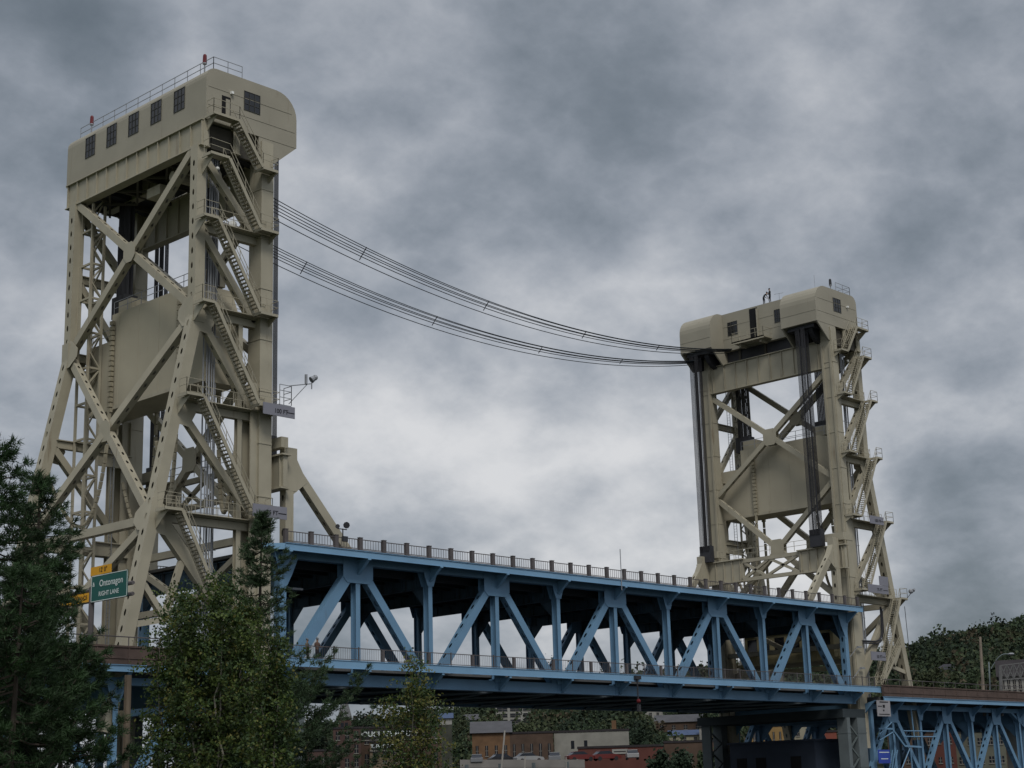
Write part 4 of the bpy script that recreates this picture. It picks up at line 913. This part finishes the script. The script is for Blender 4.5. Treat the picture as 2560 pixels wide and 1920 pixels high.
# wooded hill: far trees that read as one mass
def az_px(x, y): return 1280 + FPX/math.cos(PIT)*math.tan(YAW-math.atan2(y-CAM.y, x-CAM.x))
def site(px, yb):      # distance at which the slope reaches the line of sight to a building's foot
    for r in range(300, 760, 4):
        p = at_r(px, yb, r)
        if p.x > shore(p.y)+25 and height(p.x, p.y) >= p.z: return float(r)
    return 400.
UPHILL = [(1160, 1218, 1822), (1100, 1130, 1812), (1240, 1338, 1812), (1600, 1690, 1797), (1640, 1760, 1834), (1674, 1752, 1862), (1750, 1790, 1862), (2340, 2414, 1690)]
CLEAR = [(700, 1900, 318), (1840, 2240, 330), (2240, 2700, 300), (2490, 2600, 300)]
UP2 = [(a-6, b+6, site((a+b)/2, c)+14, c) for a, b, c in UPHILL]
def forest():
    g = np.random.default_rng(5); C = []; mi = []; sz = []
    for i in range(8000):
        r = 255 + 720*g.random()**.8; px = g.uniform(560, 2700); p = at_r(px, 1900, r); x, y = p.x, p.y
        d = x - shore(y)
        if d < 26: continue
        if any(a-14 <= px <= c+14 and r < rr and r > rr-110 for a, c, rr in CLEAR): continue
        if r < 345 and not (px > 2230 and r > 300) and g.random() < .86: continue
        if 1230 < px < 2000 and r < 395 and g.random() < .35: continue
        h = g.uniform(5.5, 11)*(.75 if r < 420 else 1); w = h*g.uniform(.38, .55); zb = height(x, y)
        if any(a <= px <= b and r < rr and zb+h > at_r(px, yb-(3 if r < rr-40 else 0), r).z for a, b, rr, yb in UP2): continue
        if g.random() < .10: w *= .5; h *= 1.25
        n = int(150 if r < 520 else 95)
        u = g.normal(size=(n, 3)); u /= np.linalg.norm(u, axis=1)[:, None]; u *= g.uniform(.55, 1.0, (n, 1))**.5
        lob = g.normal(size=(5, 3))*.4; u = u*.72 + lob[g.integers(0, 5, n)]
        c = np.stack([x+u[:, 0]*w, y+u[:, 1]*w, zb+h*.58+u[:, 2]*h*.40], 1); C.append(c)
        tone = g.choice([0, 1, 2, 3], p=[.38, .30, .24, .08]); mi.append(np.full(n, tone)); sz.append(g.uniform(.3, .75, n)*(1 if r < 520 else 1.3))
    return np.concatenate(C), np.concatenate(mi), np.concatenate(sz)
FOR = [mat('forest_green', (.030, .046, .021), .9, var=.4, scale=.03), mat('forest_dark', (.018, .031, .017), .9, var=.4, scale=.03), mat('forest_olive', (.044, .056, .026), .9, var=.35, scale=.03), mat('forest_russet', (.055, .046, .028), .9, var=.25, scale=.1)]
Cf, mf, sf = forest()
tag(leafmesh('forest', Cf, sf, FOR, None, mf, asp=.75, seed=9, org=(400, 200, 0)), 'dark green woods covering the hill behind the bridge', 'forest', kind='stuff')
def town_tree(px, ytop, r, w, lab, seed, tone=0, hh=None):
    g = np.random.default_rng(seed); tp = at_r(px, ytop, r); zb = max(height(tp.x, tp.y), -18.8); H = max(tp.z-zb, 4.)
    t = thing('round_tree', (tp.x, tp.y, zb), lab, 'tree', 'trees in the town'); wr = w/FPX*r/2
    b = MB(); b.tube((tp.x, tp.y, zb), (tp.x, tp.y, zb+H*.55), .22, 6, .12)
    for k in range(5): a = g.uniform(0, 6.3); b.tube((tp.x, tp.y, zb+H*.3), (tp.x+wr*.5*math.cos(a), tp.y+wr*.5*math.sin(a), zb+H*.7), .1, 5, .04)
    b.build('trunk', BARK, t); n = 1500
    lob = g.normal(size=(16, 3)); lob /= np.linalg.norm(lob, axis=1)[:, None]; lob *= g.uniform(.3, .85, (16, 1))
    u = lob[g.integers(0, 16, n)] + g.normal(size=(n, 3))*.17
    hz = min(H*.5, wr*1.25)
    c = np.stack([tp.x+u[:, 0]*wr, tp.y+u[:, 1]*wr, tp.z-hz+u[:, 2]*hz], 1)
    leafmesh('crown', c, .32, FOR[tone], t, seed=seed)
for a in ((1690, 1868, 262, 92, 'round dark tree in front of the long brown building', 1), (1640, 1872, 264, 70, 'dark tree at the left of the round dark tree, before the red building', 1), (1780, 1862, 250, 84, 'dark tree beside the right pier, against the brown building', 0),
          (1215, 1790, 372, 62, 'pale green tree between the grey roofed house and the white apartments', 2), (1310, 1805, 372, 60, 'olive tree in front of the white apartment balconies', 2), (1480, 1788, 366, 110, 'broad dark tree above the pale blank wall', 0),
          (1600, 1800, 364, 100, 'dark tree left of the blue roofed house', 1), (1500, 1820, 352, 60, 'small green tree beside the brick chimney', 0), (800, 1775, 330, 90, 'dark tree left of the spired brick building', 1), (905, 1782, 345, 90, 'dark tree behind the spired brick building', 1),
          (2150, 1700, 300, 60, 'rounded green tree on the slope left of the hill house', 2), (2325, 1662, 330, 70, 'light green tree on the slope left of the hill house', 2), (2420, 1690, 300, 60, 'green tree just above the brown parapet below the hill house', 0), (1395, 1640, 560, 120, 'dark tree top seen through the truss at mid span', 0)):
    town_tree(a[0], a[1], a[2], a[3], a[4], 100+a[0], a[5])

# ------------------------------------------------------------ town
BRB = mat('brown_brick', (0.076, 0.050, 0.036), .9, var=.2, scale=.8, streak=.3)
BRO = mat('orange_brick', (0.132, 0.076, 0.041), .9, var=.2, scale=.8, streak=.3)
BRR = mat('red_siding', (0.100, 0.036, 0.028), .85, var=.12, scale=.5, streak=.25)
SAND = mat('red_sandstone', (0.070, 0.042, 0.036), .9, var=.2, scale=1)
STUC = mat('pale_stucco', (0.218, 0.211, 0.185), .9, var=.16, scale=.5, streak=.4, streakcol=(.16, .14, .12))
WHT = mat('white_siding', (0.277, 0.271, 0.251), .8, var=.06)
CRM = mat('cream_siding', (0.264, 0.244, 0.178), .8, var=.06)
YLW = mat('yellow_siding', (0.238, 0.152, 0.059), .85, var=.1)
RGY = mat('grey_roof', (0.079, 0.079, 0.086), .9, var=.15)
RDK = mat('dark_roof', (0.030, 0.026, 0.028), .9, var=.2)
RBL = mat('blue_roof', (.050, .078, .150), .6, var=.1)
GRS = mat('green_siding', (0.033, 0.079, 0.063), .8)
WIN = mat('town_glass', (.015, .017, .022), .2)
TRIM = mat('pale_trim', (.20, .19, .17), .8)
def building(name, px0, px1, yt, yb, r, wall, label, rows=0, cols=0, roof='flat', rm=RDK, depth=11, rot=0, win=(.5, .55), cat='building', top=None, wr=None, grp=None, name2=None, extra=None):
    if r > 310: r = site((px0+px1)/2, yb)
    a = at_r(px0, yb, r); c = at_r(px1, yb, r); u = Vector((c.x-a.x, c.y-a.y, 0)); w = u.length; u.normalize()
    if rot: u = Matrix.Rotation(R(rot), 3, 'Z') @ u; w = w/math.cos(R(rot))
    n = Vector((-u.y, u.x, 0));               # away from the camera
    if n.dot(Vector((a.x-CAM.x, a.y-CAM.y, 0))) < 0: n = -n
    gz = max(height(a.x, a.y), -19)-.5; z0 = min(a.z, gz) if (top is None and r <= 310) else a.z; z1 = at_r(px0, yt, r).z; o = Vector((a.x, a.y, z0)); H = z1-z0; za = a.z
    def Q(x, y, z): return o + u*x + n*y + Vector((0, 0, z))
    t = thing(name, Q(w/2, depth/2, 0), label, cat, grp)
    def bxx(b, x0, x1, y0, y1, q0, q1, mi=0): b.prism([Q(x0, y0, q0), Q(x1, y0, q0), Q(x1, y0, q1), Q(x0, y0, q1)], n*(y1-y0), mi)
    b = MB(); bxx(b, 0, w, 0, depth, 0, H); b.build('wall', wall, t)
    if r > 310 and gz < z0: b = MB(); bxx(b, .03, w-.03, .04, depth-.04, gz-z0, 0); b.build('foundation', mat('mossy_stone', (.05, .052, .042), .95, var=.3), t)
    b = MB()
    if roof == 'flat': bxx(b, -.12, w+.12, -.12, depth+.12, H, H+.35)
    elif roof == 'gable': hh = wr or w*.28; b.prism([Q(-.4, -.4, H), Q(w+.4, -.4, H), Q(w/2, -.4, H+hh)], n*(depth+.8))
    elif roof == 'side': hh = wr or 2.2; b.prism([Q(-.4, -.5, H-.1), Q(-.4, depth+.5, H-.1), Q(-.4, depth/2, H+hh)], u*(w+.8))
    elif roof == 'hip': hh = wr or 2.; b.add([Q(-.4, -.4, H), Q(w+.4, -.4, H), Q(w+.4, depth+.4, H), Q(-.4, depth+.4, H), Q(w*.35, depth/2, H+hh), Q(w*.65, depth/2, H+hh)], [(0, 1, 5, 4), (1, 2, 5), (2, 3, 4, 5), (3, 0, 4), (0, 3, 2, 1)])
    b.build('roof', rm, t)
    Hv = z1-za; zb_ = za-z0
    for i in range(rows):
        for j in range(cols):
            sw = w/cols; sh = Hv/rows; x = sw*(j+.5); z = zb_+sh*(i+.5); ww = sw*win[0]; wh = sh*win[1]
            b = MB(); bxx(b, x-ww/2, x+ww/2, -.04, .0, z-wh/2, z+wh/2, 1); bxx(b, x-ww/2-.08, x+ww/2+.08, -.12, 0, z-wh/2-.14, z-wh/2, 0); bxx(b, x-.04, x+.04, -.08, -.04, z-wh/2, z+wh/2, 0); bxx(b, x-ww/2, x+ww/2, -.08, -.04, z-.04, z+.04, 0)
            b.build('window', [TRIM, WIN], t)
    if extra: extra(t, Q, bxx, w, H, zb_, u, n)
    return t
def hotel(t, Q, bxx, w, H, zb, u, n):
    pass
building('brick_hotel', 833, 903, 1823, 1925, 300, SAND, 'red stone building with a tall pointed grey spire', 3, 3, win=(.42, .62), depth=9)
def spire(t, Q, bxx, w, H, zb, u, n):
    b = MB(); k = w*1.0; b.add([Q(-.2, 0, H+.3), Q(w+.2, 0, H+.3), Q(w+.2, k, H+.3), Q(-.2, k, H+.3), Q(w/2, k/2, H+5.2)], [(0, 1, 4), (1, 2, 4), (2, 3, 4), (3, 0, 4), (3, 2, 1, 0)]); b.build('spire', mat('slate', (0.132, 0.132, 0.139), .8), t)
    for x in (.3, .62): b = MB(); bxx(b, w*x-.28, w*x+.28, -.05, 0, H-2.2, H-.5); b.build('window', WIN, t)
building('spire_turret', 846, 878, 1800, 1822, 301, SAND, 'small turret with a grey pyramid spire on the red stone building', roof='flat', depth=2.6, top=1, extra=spire, cat='turret')
def band(txt, x0, x1, z0, z1, sz):
    def f(t, Q, bxx, w, H, zb, u, n):
        b = MB(); bxx(b, w*x0, w*x1, -.12, -.04, H-z1, H-z0, 0); text(b, txt, Q(w*(x0+x1)/2, -.14, H-(z0+z1)/2), u, (0, 0, 1), sz, .03, 1, bold=.02); b.build('painted_sign', [mat('black_band', (.02, .02, .022), .8), WHITE], t)
        b = MB(); bxx(b, 0, w, -.2, 0, H-z1-.3, H-z1-.1); b.build('cornice', TRIM, t)
    return f
building('brick_block', 903, 1105, 1822, 1925, 303, BRB, 'brick building with DOUGLASS HOUSE lettered on a black band', 2, 7, win=(.36, .5), depth=12, extra=band('DOUGLASS HOUSE', .01, .64, .2, 1.9, 1.28))
building('shop_building', 925, 1000, 1856, 1925, 296, mat('tan_brick', (0.132, 0.099, 0.066), .9, var=.15), 'tan shop front lettered SWIFT CO. below the black band', 1, 3, win=(.4, .5), depth=6, extra=band('T. SWIFT CO.', .06, .92, .15, 1.3, .82))
building('brick_wing', 735, 833, 1880, 1925, 298, SAND, 'low red stone wing at the foot of the spired building', 1, 6, win=(.5, .35), depth=9)
building('orange_building', 1182, 1278, 1832, 1925, 300, BRO, 'orange brick building with a grey gabled roof left of the brown one', 1, 4, 'side', RGY, win=(.30, .28), depth=12, wr=2.2)
building('brown_building', 1276, 1386, 1835, 1925, 300, BRB, 'brown brick building with narrow windows, adjoining the pale blank wall', 1, 5, win=(.30, .42), depth=14)
def blank(t, Q, bxx, w, H, zb, u, n):
    for x in (.245, .42): b = MB(); bxx(b, w*x-.3, w*x+.3, -.05, 0, H-2.9, H-1.5); b.build('window', WIN, t)
    b = MB(); bxx(b, w*.78, w*.84, 3, 4.2, H, H+2.0); b.build('chimney', BRO, t)
building('blank_wall_building', 1388, 1576, 1832, 1925, 301, STUC, 'building with a large pale almost blank side wall', depth=14, rm=RDK, extra=blank)
def wsign(t, Q, bxx, w, H, zb, u, n):
    b = MB(); bxx(b, w*.40, w*.58, -.12, 0, H-1.0, H-.25, 0); text(b, 'HAUGHTON', Q(w*.49, -.13, H-.62), u, (0, 0, 1), .5, .03, 1) if False else None; bxx(b, w*.42, w*.56, -.15, -.12, H-.7, H-.55, 1); b.build('wall_sign', [WHT, RDK], t)
building('red_building', 1447, 1662, 1872, 1935, 270, BRR, 'wide dark red flat roofed building with a small white sign', depth=14, extra=wsign)
building('long_brown_building', 1664, 1835, 1858, 1935, 272, BRB, 'long brown brick building right of the red one', 1, 9, win=(.25, .3), depth=14)
building('blue_roof_house', 1674, 1752, 1838, 1862, 322, CRM, 'cream house with a bright blue roof', 1, 3, 'side', RBL, win=(.28, .5), depth=9, wr=1.4)
building('white_house', 1750, 1790, 1818, 1862, 321, WHT, 'white two storey house adjoining the blue roofed one', 2, 2, 'gable', RGY, win=(.38, .5), depth=8, wr=.9)
building('apartment_block', 1240, 1338, 1767, 1812, 395, WHT, 'white apartment block with open balconies above the town', 3, 3, win=(.80, .62), depth=12, rm=WHT)
building('grey_roof_house', 1160, 1218, 1800, 1822, 362, GRS, 'green sided house with a grey roof up the slope', 1, 4, 'side', RGY, win=(.3, .5), depth=9, wr=2.6)
building('blue_roof_shed', 1100, 1130, 1795, 1812, 366, WHT, 'small pale house with a vivid blue roof half hidden by the sparse birch', 0, 0, 'side', RBL, depth=7, wr=1.3)
building('terrace_house', 1600, 1690, 1779, 1797, 356, WHT, 'white terrace just below the bridge deck', 1, 5, win=(.35, .6), depth=9, rm=RGY)
building('slate_house', 1640, 1760, 1806, 1834, 345, BRB, 'brick house with a long grey roof behind the blue roofed house', 1, 4, 'side', RGY, win=(.3, .4), depth=9, wr=2.2)
building('yellow_building', 1880, 1962, 1818, 1885, 290, YLW, 'yellow building seen between the pier legs', 1, 5, win=(.3, .6), depth=9, rm=RDK)
building('cream_building', 1962, 2035, 1815, 1885, 292, CRM, 'cream building right of the yellow one between the pier legs', 2, 3, win=(.35, .5), depth=9)
building('red_gable', 2035, 2095, 1832, 1885, 288, mat('red_wall', (0.198, 0.059, 0.040), .85, var=.1), 'bright red building between the pier legs', 1, 2, win=(.2, .35), depth=9)
building('brick_store', 2225, 2340, 1835, 1925, 262, BRB, 'brick store seen through the right truss, nearest the pier', 2, 6, win=(.45, .35), depth=12)
building('maroon_store', 2340, 2395, 1828, 1925, 264, BRR, 'maroon store seen through the right truss', 2, 2, win=(.3, .3), depth=12)
building('grey_store', 2395, 2520, 1832, 1925, 266, mat('grey_green_wall', (0.112, 0.112, 0.086), .9, var=.15), 'grey green store seen through the right truss', 2, 5, win=(.5, .35), depth=12)
building('dark_store', 2520, 2640, 1830, 1925, 268, BRB, 'dark brick store at the right edge behind the truss', 2, 5, win=(.4, .4), depth=12)
building('hill_house', 2340, 2400, 1675, 1690, 470, mat('grey_siding', (0.092, 0.092, 0.106), .8), 'grey house with a steep dark roof alone on the wooded hill', 1, 3, 'hip', mat('slate_roof', (.042, .042, .050), .9), win=(.3, .5), depth=9, wr=2.4)
building('hill_porch', 2400, 2412, 1674, 1690, 468, WHT, 'white gabled end of the house on the hill', 1, 1, 'gable', WHT, win=(.3, .3), depth=4)
building('timbered_house', 2503, 2575, 1690, 1735, 215, WHT, 'white and black timbered house at the right edge above the parapet', 1, 5, 'side', RDK, win=(.5, .5), depth=8, wr=2.2, extra=lambda t, Q, bxx, w, H, zb, u, n: [(lambda b: (bxx(b, w*x-.08, w*x+.08, -.06, 0, zb, H), b.build('timber', RDK, t)))(MB()) for x in (.05, .3, .5, .7, .95)])
# parking deck with cars
pk = thing('parking_deck', at_r(1330, 1915, 252), 'open parking deck with a pale edge at the lower centre', 'parking deck')
a = at_r(1150, 1912, 250); c = at_r(1462, 1912, 250); u = (c-a).normalized(); u.z = 0; n = Vector((-u.y, u.x, 0)); n = n if n.dot(a-CAM) > 0 else -n
b = MB(); b.prism([a, c, c-Vector((0, 0, .45)), a-Vector((0, 0, .45))], n*16); b.prism([a, c, c+Vector((0, 0, .75)), a+Vector((0, 0, .75))], n*.2); b.build('slab', mat('pale_slab', (0.198, 0.185, 0.172), .9), pk)
for x in np.arange(1, (c-a).length, 5): b = MB(); b.box((a+u*x)-Vector((.2, .2, 8)), (a+u*x)+Vector((.2, .2, -.01))); b.build('pillar', CONC, pk)
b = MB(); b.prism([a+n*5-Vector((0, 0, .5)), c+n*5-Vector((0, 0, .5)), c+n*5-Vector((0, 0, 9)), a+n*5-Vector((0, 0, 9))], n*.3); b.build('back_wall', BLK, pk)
def car(pos, ux, body, label, long=4.4, grp='parked cars', first=[None]):
    ux = Vector((ux[0], ux[1], 0)).normalized(); uy = Vector((-ux.y, ux.x, 0)); t = thing('parked_car', pos, label, 'car', grp)
    def Q(x, y, z): return Vector(pos)+ux*x+uy*y+Vector((0, 0, z))
    L = long/2; pr_ = [(-L, .35), (-L, .85), (-L+.5, .98), (-L*.42, 1.0), (L*.45, 1.0), (L-.15, .82), (L, .6), (L, .32)]
    b = MB(); b.prism([Q(x, -.88, z) for x, z in pr_], uy*1.76); b.build('body', body, t)
    b = MB(); b.prism([Q(x, -.76, z) for x, z in [(-L*.82, .99), (-L*.55, 1.42), (L*.12, 1.46), (L*.46, .99)]], uy*1.52); b.build('cabin', mat('car_glass', (.03, .035, .045), .1), t)
    b = MB(); b.prism([Q(x, -.72, z) for x, z in [(-L*.6, 1.40), (-L*.55, 1.47), (L*.10, 1.50), (L*.16, 1.44)]], uy*1.44); b.build('roof_panel', body, t)
    for x in (-L*.62, L*.6):
        for y in (-.9, .7): b = MB(); b.tube(Q(x, y, .33), Q(x, y+.2, .33), .33, 12); b.build('wheel', RDK, t)
CARP = {k: mat('car_'+k, v, .3, spec=.5, var=.03) for k, v in dict(red=(.13, .025, .022), white=(.28, .28, .28), silver=(.17, .175, .185), black=(.02, .02, .022), blue=(.05, .09, .2)).items()}
for i, (k, lab) in enumerate([('silver', 'silver car parked at the left end of the parking deck'), ('black', 'black car second from the left on the parking deck'), ('white', 'white car third from the left on the parking deck'), ('silver', 'silver car in the middle of the parking deck, right of the white one'), ('red', 'red car on the parking deck, left of another red one'), ('red', 'second red car near the right end of the parking deck'), ('white', 'white car last on the right of the parking deck')]):
    q = a + u*(2.5+i*3.9) + n*(2.0+1.2*(i % 2)); car((q.x, q.y, a.z+.02), (u*.9+n*.35) if i % 3 else n, CARP[k], lab)
# wooden masts in front of the town
def pole(px, y0, y1, r, lab, rad=.12, lean=0, m=MATS['weathered_wood'], base=-19):
    tp = at_r(px, y0, r); bt = at_r(px+lean, y1, r); b = MB(); b.tube((bt.x, bt.y, bt.z), (tp.x, tp.y, tp.z), rad, 7, rad*.7)
    return tag(b.build('pole', m, None, org=(bt.x, bt.y, bt.z)), lab, 'pole')
pm = mat('pale_pole', (.30, .28, .25), .8, var=.2)
pole(1262, 1826, 1990, 235, 'pale leaning pole in front of the orange building', .16, -14, pm); pole(1313, 1890, 1990, 236, 'short pale pole in front of the parking deck', .14, -4, pm); pole(1415, 1892, 1990, 236, 'short pale pole at the right part of the parking deck', .14, 2, pm)
# things standing on the right approach
DK = -8.70
q = at_r(2452, 1720, 205); pole(2450, 1592, 1790, 205, 'tall bare wooden pole above the right approach parapet', .22, 12, mat('pole_wood', (.24, .20, .16), .9, var=.3))
sl_ = thing('street_lamp', (117, 16, DK), 'grey street lamp with a curved arm at the right edge', 'street lamp')
lp = at_r(2472, 1655, 220); lb = at_r(2478, 1760, 220); sl_.location = lb
b = MB(); b.tube(lb, lp, .13, 8, .09); b.build('pole', mat('lamp_pole', (.20, .24, .25), .5), sl_)
e1 = at_r(2478, 1672, 220); e2 = at_r(2522, 1640, 219)
b = MB(); pts = [e1.lerp(e2, i/8.)+Vector((0, 0, .75*math.sin(math.pi*i/8.*.9))) for i in range(9)]; b.path(pts, .06, 6); b.build('arm', MATS['lamp_pole'], sl_)
b = MB(); b.ball(pts[-1]+Vector((.2, -.25, 0)), .42, 8, 6, (1, 1, .42)); b.build('lamp_head', GALV, sl_)
tg = thing('truss_gantry', at_r(2500, 1720, 208), 'grey lattice gantry at the right edge above the road', 'gantry')
b = MB(); g0 = at_r(2500, 1664, 208); g1 = at_r(2600, 1652, 208); h0 = at_r(2502, 1700, 208); h1 = at_r(2600, 1692, 208)
for i in range(6):
    s0, s1 = g0.lerp(g1, i/6.), g0.lerp(g1, (i+1)/6.); w0, w1 = h0.lerp(h1, i/6.), h0.lerp(h1, (i+1)/6.)
    for p_, q_ in ((s0, s1), (w0, w1), (s0, w1), (w0, s1), (s0, w0)): b.tube(p_, q_, .09, 4)
b.build('lattice_beam', mat('gantry_grey', (.13, .13, .13), .7), tg)
b = MB(); b.tube(g0, at_r(2505, 1790, 208), .2, 6); b.build('post', MATS['gantry_grey'], tg)
car((108.5, 2.2, DK), (1, 0, 0), CARP['silver'], 'silver car on the right approach, only its roof above the parapet', 4.8, grp=None)
car((118.5, 2.2, DK), (1, 0, 0), CARP['black'], 'dark car near the right edge, mostly behind the parapet', 4.6, grp=None)

# ------------------------------------------------------------ people
def person(pos, yaw, label, top, legs, pose='stand', hat=None, scale=1.0, group=None):
    """one continuous skinned body; jacket and trousers follow it as children"""
    J = {'pel': (0, 0, .95), 'sp': (0, 0, 1.15), 'ch': (0, .01, 1.36), 'nk': (0, .01, 1.50), 'h1': (0, .03, 1.60), 'h2': (0, .03, 1.72)}
    fwd = .10 if pose != 'lean' else .42
    if pose == 'lean': J.update(sp=(0, .08, 1.12), ch=(0, .24, 1.28), nk=(0, .36, 1.38), h1=(0, .44, 1.45), h2=(0, .50, 1.55))
    cy, cz = J['ch'][1], J['ch'][2]
    for s_, k in ((-1, 'l'), (1, 'r')):
        J[k+'sh'] = (s_*.19, cy, cz+.04)
        if pose == 'lean': J[k+'el'] = (s_*.24, cy+.08, cz-.22); J[k+'wr'] = (s_*.16, cy+.26, cz-.34)
        elif pose == 'rail': J[k+'el'] = (s_*.27, cy+.02, cz-.23); J[k+'wr'] = (s_*.18, cy+.25, cz-.26)
        else: J[k+'el'] = (s_*.25, cy-.02, cz-.24); J[k+'wr'] = (s_*.26, cy+.06, cz-.48)
        J[k+'hp'] = (s_*.10, 0, .90); J[k+'kn'] = (s_*.12, .03 + .05*(s_ > 0), .50); J[k+'an'] = (s_*.13, -.02 + .06*(s_ > 0), .09); J[k+'to'] = (s_*.15, .16 + .06*(s_ > 0), .04)
    E = [('pel', 'sp'), ('sp', 'ch'), ('ch', 'nk'), ('nk', 'h1'), ('h1', 'h2')]
    for k in 'lr': E += [('ch', k+'sh'), (k+'sh', k+'el'), (k+'el', k+'wr'), ('pel', k+'hp'), (k+'hp', k+'kn'), (k+'kn', k+'an'), (k+'an', k+'to')]
    rad = dict(pel=.14, sp=.125, ch=.15, nk=.055, h1=.085, h2=.09, sh=.07, el=.045, wr=.03, hp=.095, kn=.062, an=.045, to=.036)
    for k, s_ in (('l', -1), ('r', 1)):
        w = Vector(J[k+'wr']); d = (w-Vector(J[k+'el'])).normalized(); sd = Vector((1, 0, 0)); pl = w+d*.07; J[k+'pm'] = tuple(pl); E.append((k+'wr', k+'pm')); rad['pm'] = .030
        for i, (o_, l_) in enumerate(((-.030, .07), (-.010, .085), (.010, .08), (.030, .062))):
            J[k+'f%d' % i] = tuple(pl+sd*o_+d*.045); J[k+'g%d' % i] = tuple(pl+sd*o_*1.15+d*(.045+l_)+Vector((0, .01, -.02))); E += [(k+'pm', k+'f%d' % i), (k+'f%d' % i, k+'g%d' % i)]; rad['f%d' % i] = .010; rad['g%d' % i] = .008
        J[k+'th'] = tuple(w+d*.06-sd*s_*.05+Vector((0, .01, 0))); E.append((k+'wr', k+'th')); rad['th'] = .010
    keys = list(J); me = bpy.data.meshes.new('person'); me.from_pydata([Vector(J[k])*scale for k in keys], [(keys.index(a), keys.index(b)) for a, b in E], [])
    ob = bpy.data.objects.new('person', me); S.collection.objects.link(ob); md = ob.modifiers.new('s', 'SKIN'); sv = me.skin_vertices[0].data
    for i, k in enumerate(keys):
        r_ = rad.get(k) or rad.get(k[1:]); sv[i].radius = (r_*scale, r_*scale*(.75 if k in ('ch', 'sp', 'pel') else 1)); sv[i].use_root = (k == 'pel')
    s2 = ob.modifiers.new('u', 'SUBSURF'); s2.levels = 1; s2.render_levels = 1
    dg = bpy.context.evaluated_depsgraph_get(); fin = bpy.data.meshes.new_from_object(ob.evaluated_get(dg)); ob.modifiers.clear(); ob.data = fin; bpy.data.meshes.remove(me); fin.name = 'person'
    SK = mat('skin', (.30, .17, .11), .6)
    fin.materials.clear(); fin.materials.append(SK); fin.materials.append(legs); fin.materials.append(top)
    hz = J['nk'][2]*scale
    for f in fin.polygons:
        c_ = f.center; f.use_smooth = True
        hand = any((c_-Vector(J[k+'pm'])*scale).length < .10*scale for k in 'lr'); f.material_index = 0 if (c_.z > hz+.02 or hand) else (1 if c_.z < .93*scale else 2)
    ob.location = pos; ob.rotation_euler = (0, 0, yaw); tag(ob, label, 'person', group)
    hd = Vector(J['h2'])*scale
    b = MB(); b.ball(hd+Vector((0, -.012, .035)), .10*scale, 10, 7, (1, 1.12, .8)); 
    if hat: b.tube(hd+Vector((0, 0, .045)), hd+Vector((0, .01, .055)), .14*scale, 12)
    h = b.build('hair' if not hat else 'cap', hat or mat('dark_hair', (.03, .022, .018), .8), None); h.parent = ob
    b = MB(); b.tube(hd+Vector((0, .07, -.06)), hd+Vector((0, .115, -.075)), .014, 5, .018); b.tube(hd+Vector((-.03, .082, -.115)), hd+Vector((.03, .082, -.115)), .006, 4)
    for s_ in (-1, 1): b.ball(hd+Vector((s_*.032, .082, -.035)), .012, 6, 4)
    f = b.build('face', mat('face_features', (.16, .08, .06), .7), None); f.parent = ob
    return ob
OLV = mat('khaki_jacket', (.13, .11, .075), .8); BRJ = mat('brown_jacket', (.10, .060, .045), .8); DKT = mat('dark_trousers', (.02, .022, .028), .8); DKJ = mat('black_jacket', (.022, .024, .026), .8)
ZD = DB+1.14
person((2.95, -1.08, ZD), R(180), 'person in a brown vest at the lower railing, left end of the span', BRJ, DKT, 'rail', mat('grey_cap', (.13, .15, .17), .7), .98, 'people on the lower walkway')
person((2.05, -1.02, ZD), R(205), 'person in a khaki jacket beside the one in the brown vest', OLV, DKT, 'rail', mat('grey_cap2', (.15, .16, .17), .7), .93, 'people on the lower walkway')
person((SPAN+1.5, 7.55, 36.7), R(60), 'taller dark clad person standing on the roof of the right tower', DKJ, DKT, 'rail', DKJ, 1.0, 'people on the tower roof')
person((SPAN+1.5, 8.45, 36.7), R(240), 'dark clad person bending forward on the roof of the right tower', DKJ, DKT, 'lean', DKJ, .97, 'people on the tower roof')
b = MB(); b.tube((SPAN+1.4, 6.9, 37.6), (SPAN+1.4, 5.6, 37.5), .02, 4); b.tube((SPAN+1.4, 6.2, 36.7), (SPAN+1.4, 6.2, 37.6), .02, 4); tag(b.build('roof_aerial', GALV, None, org=(SPAN+1.4, 6.2, 36.7)), 'thin aerial on the roof of the right tower beside the two people', 'aerial')
b = MB(); b.tube((SPAN+4.2, 3.1, 36.7), (SPAN+4.2, 3.1, 39.6), .018, 4); tag(b.build('roof_whip', GALV, None, org=(SPAN+4.2, 3.1, 36.7)), 'long thin whip aerial on the right hood roof of the right tower', 'aerial')
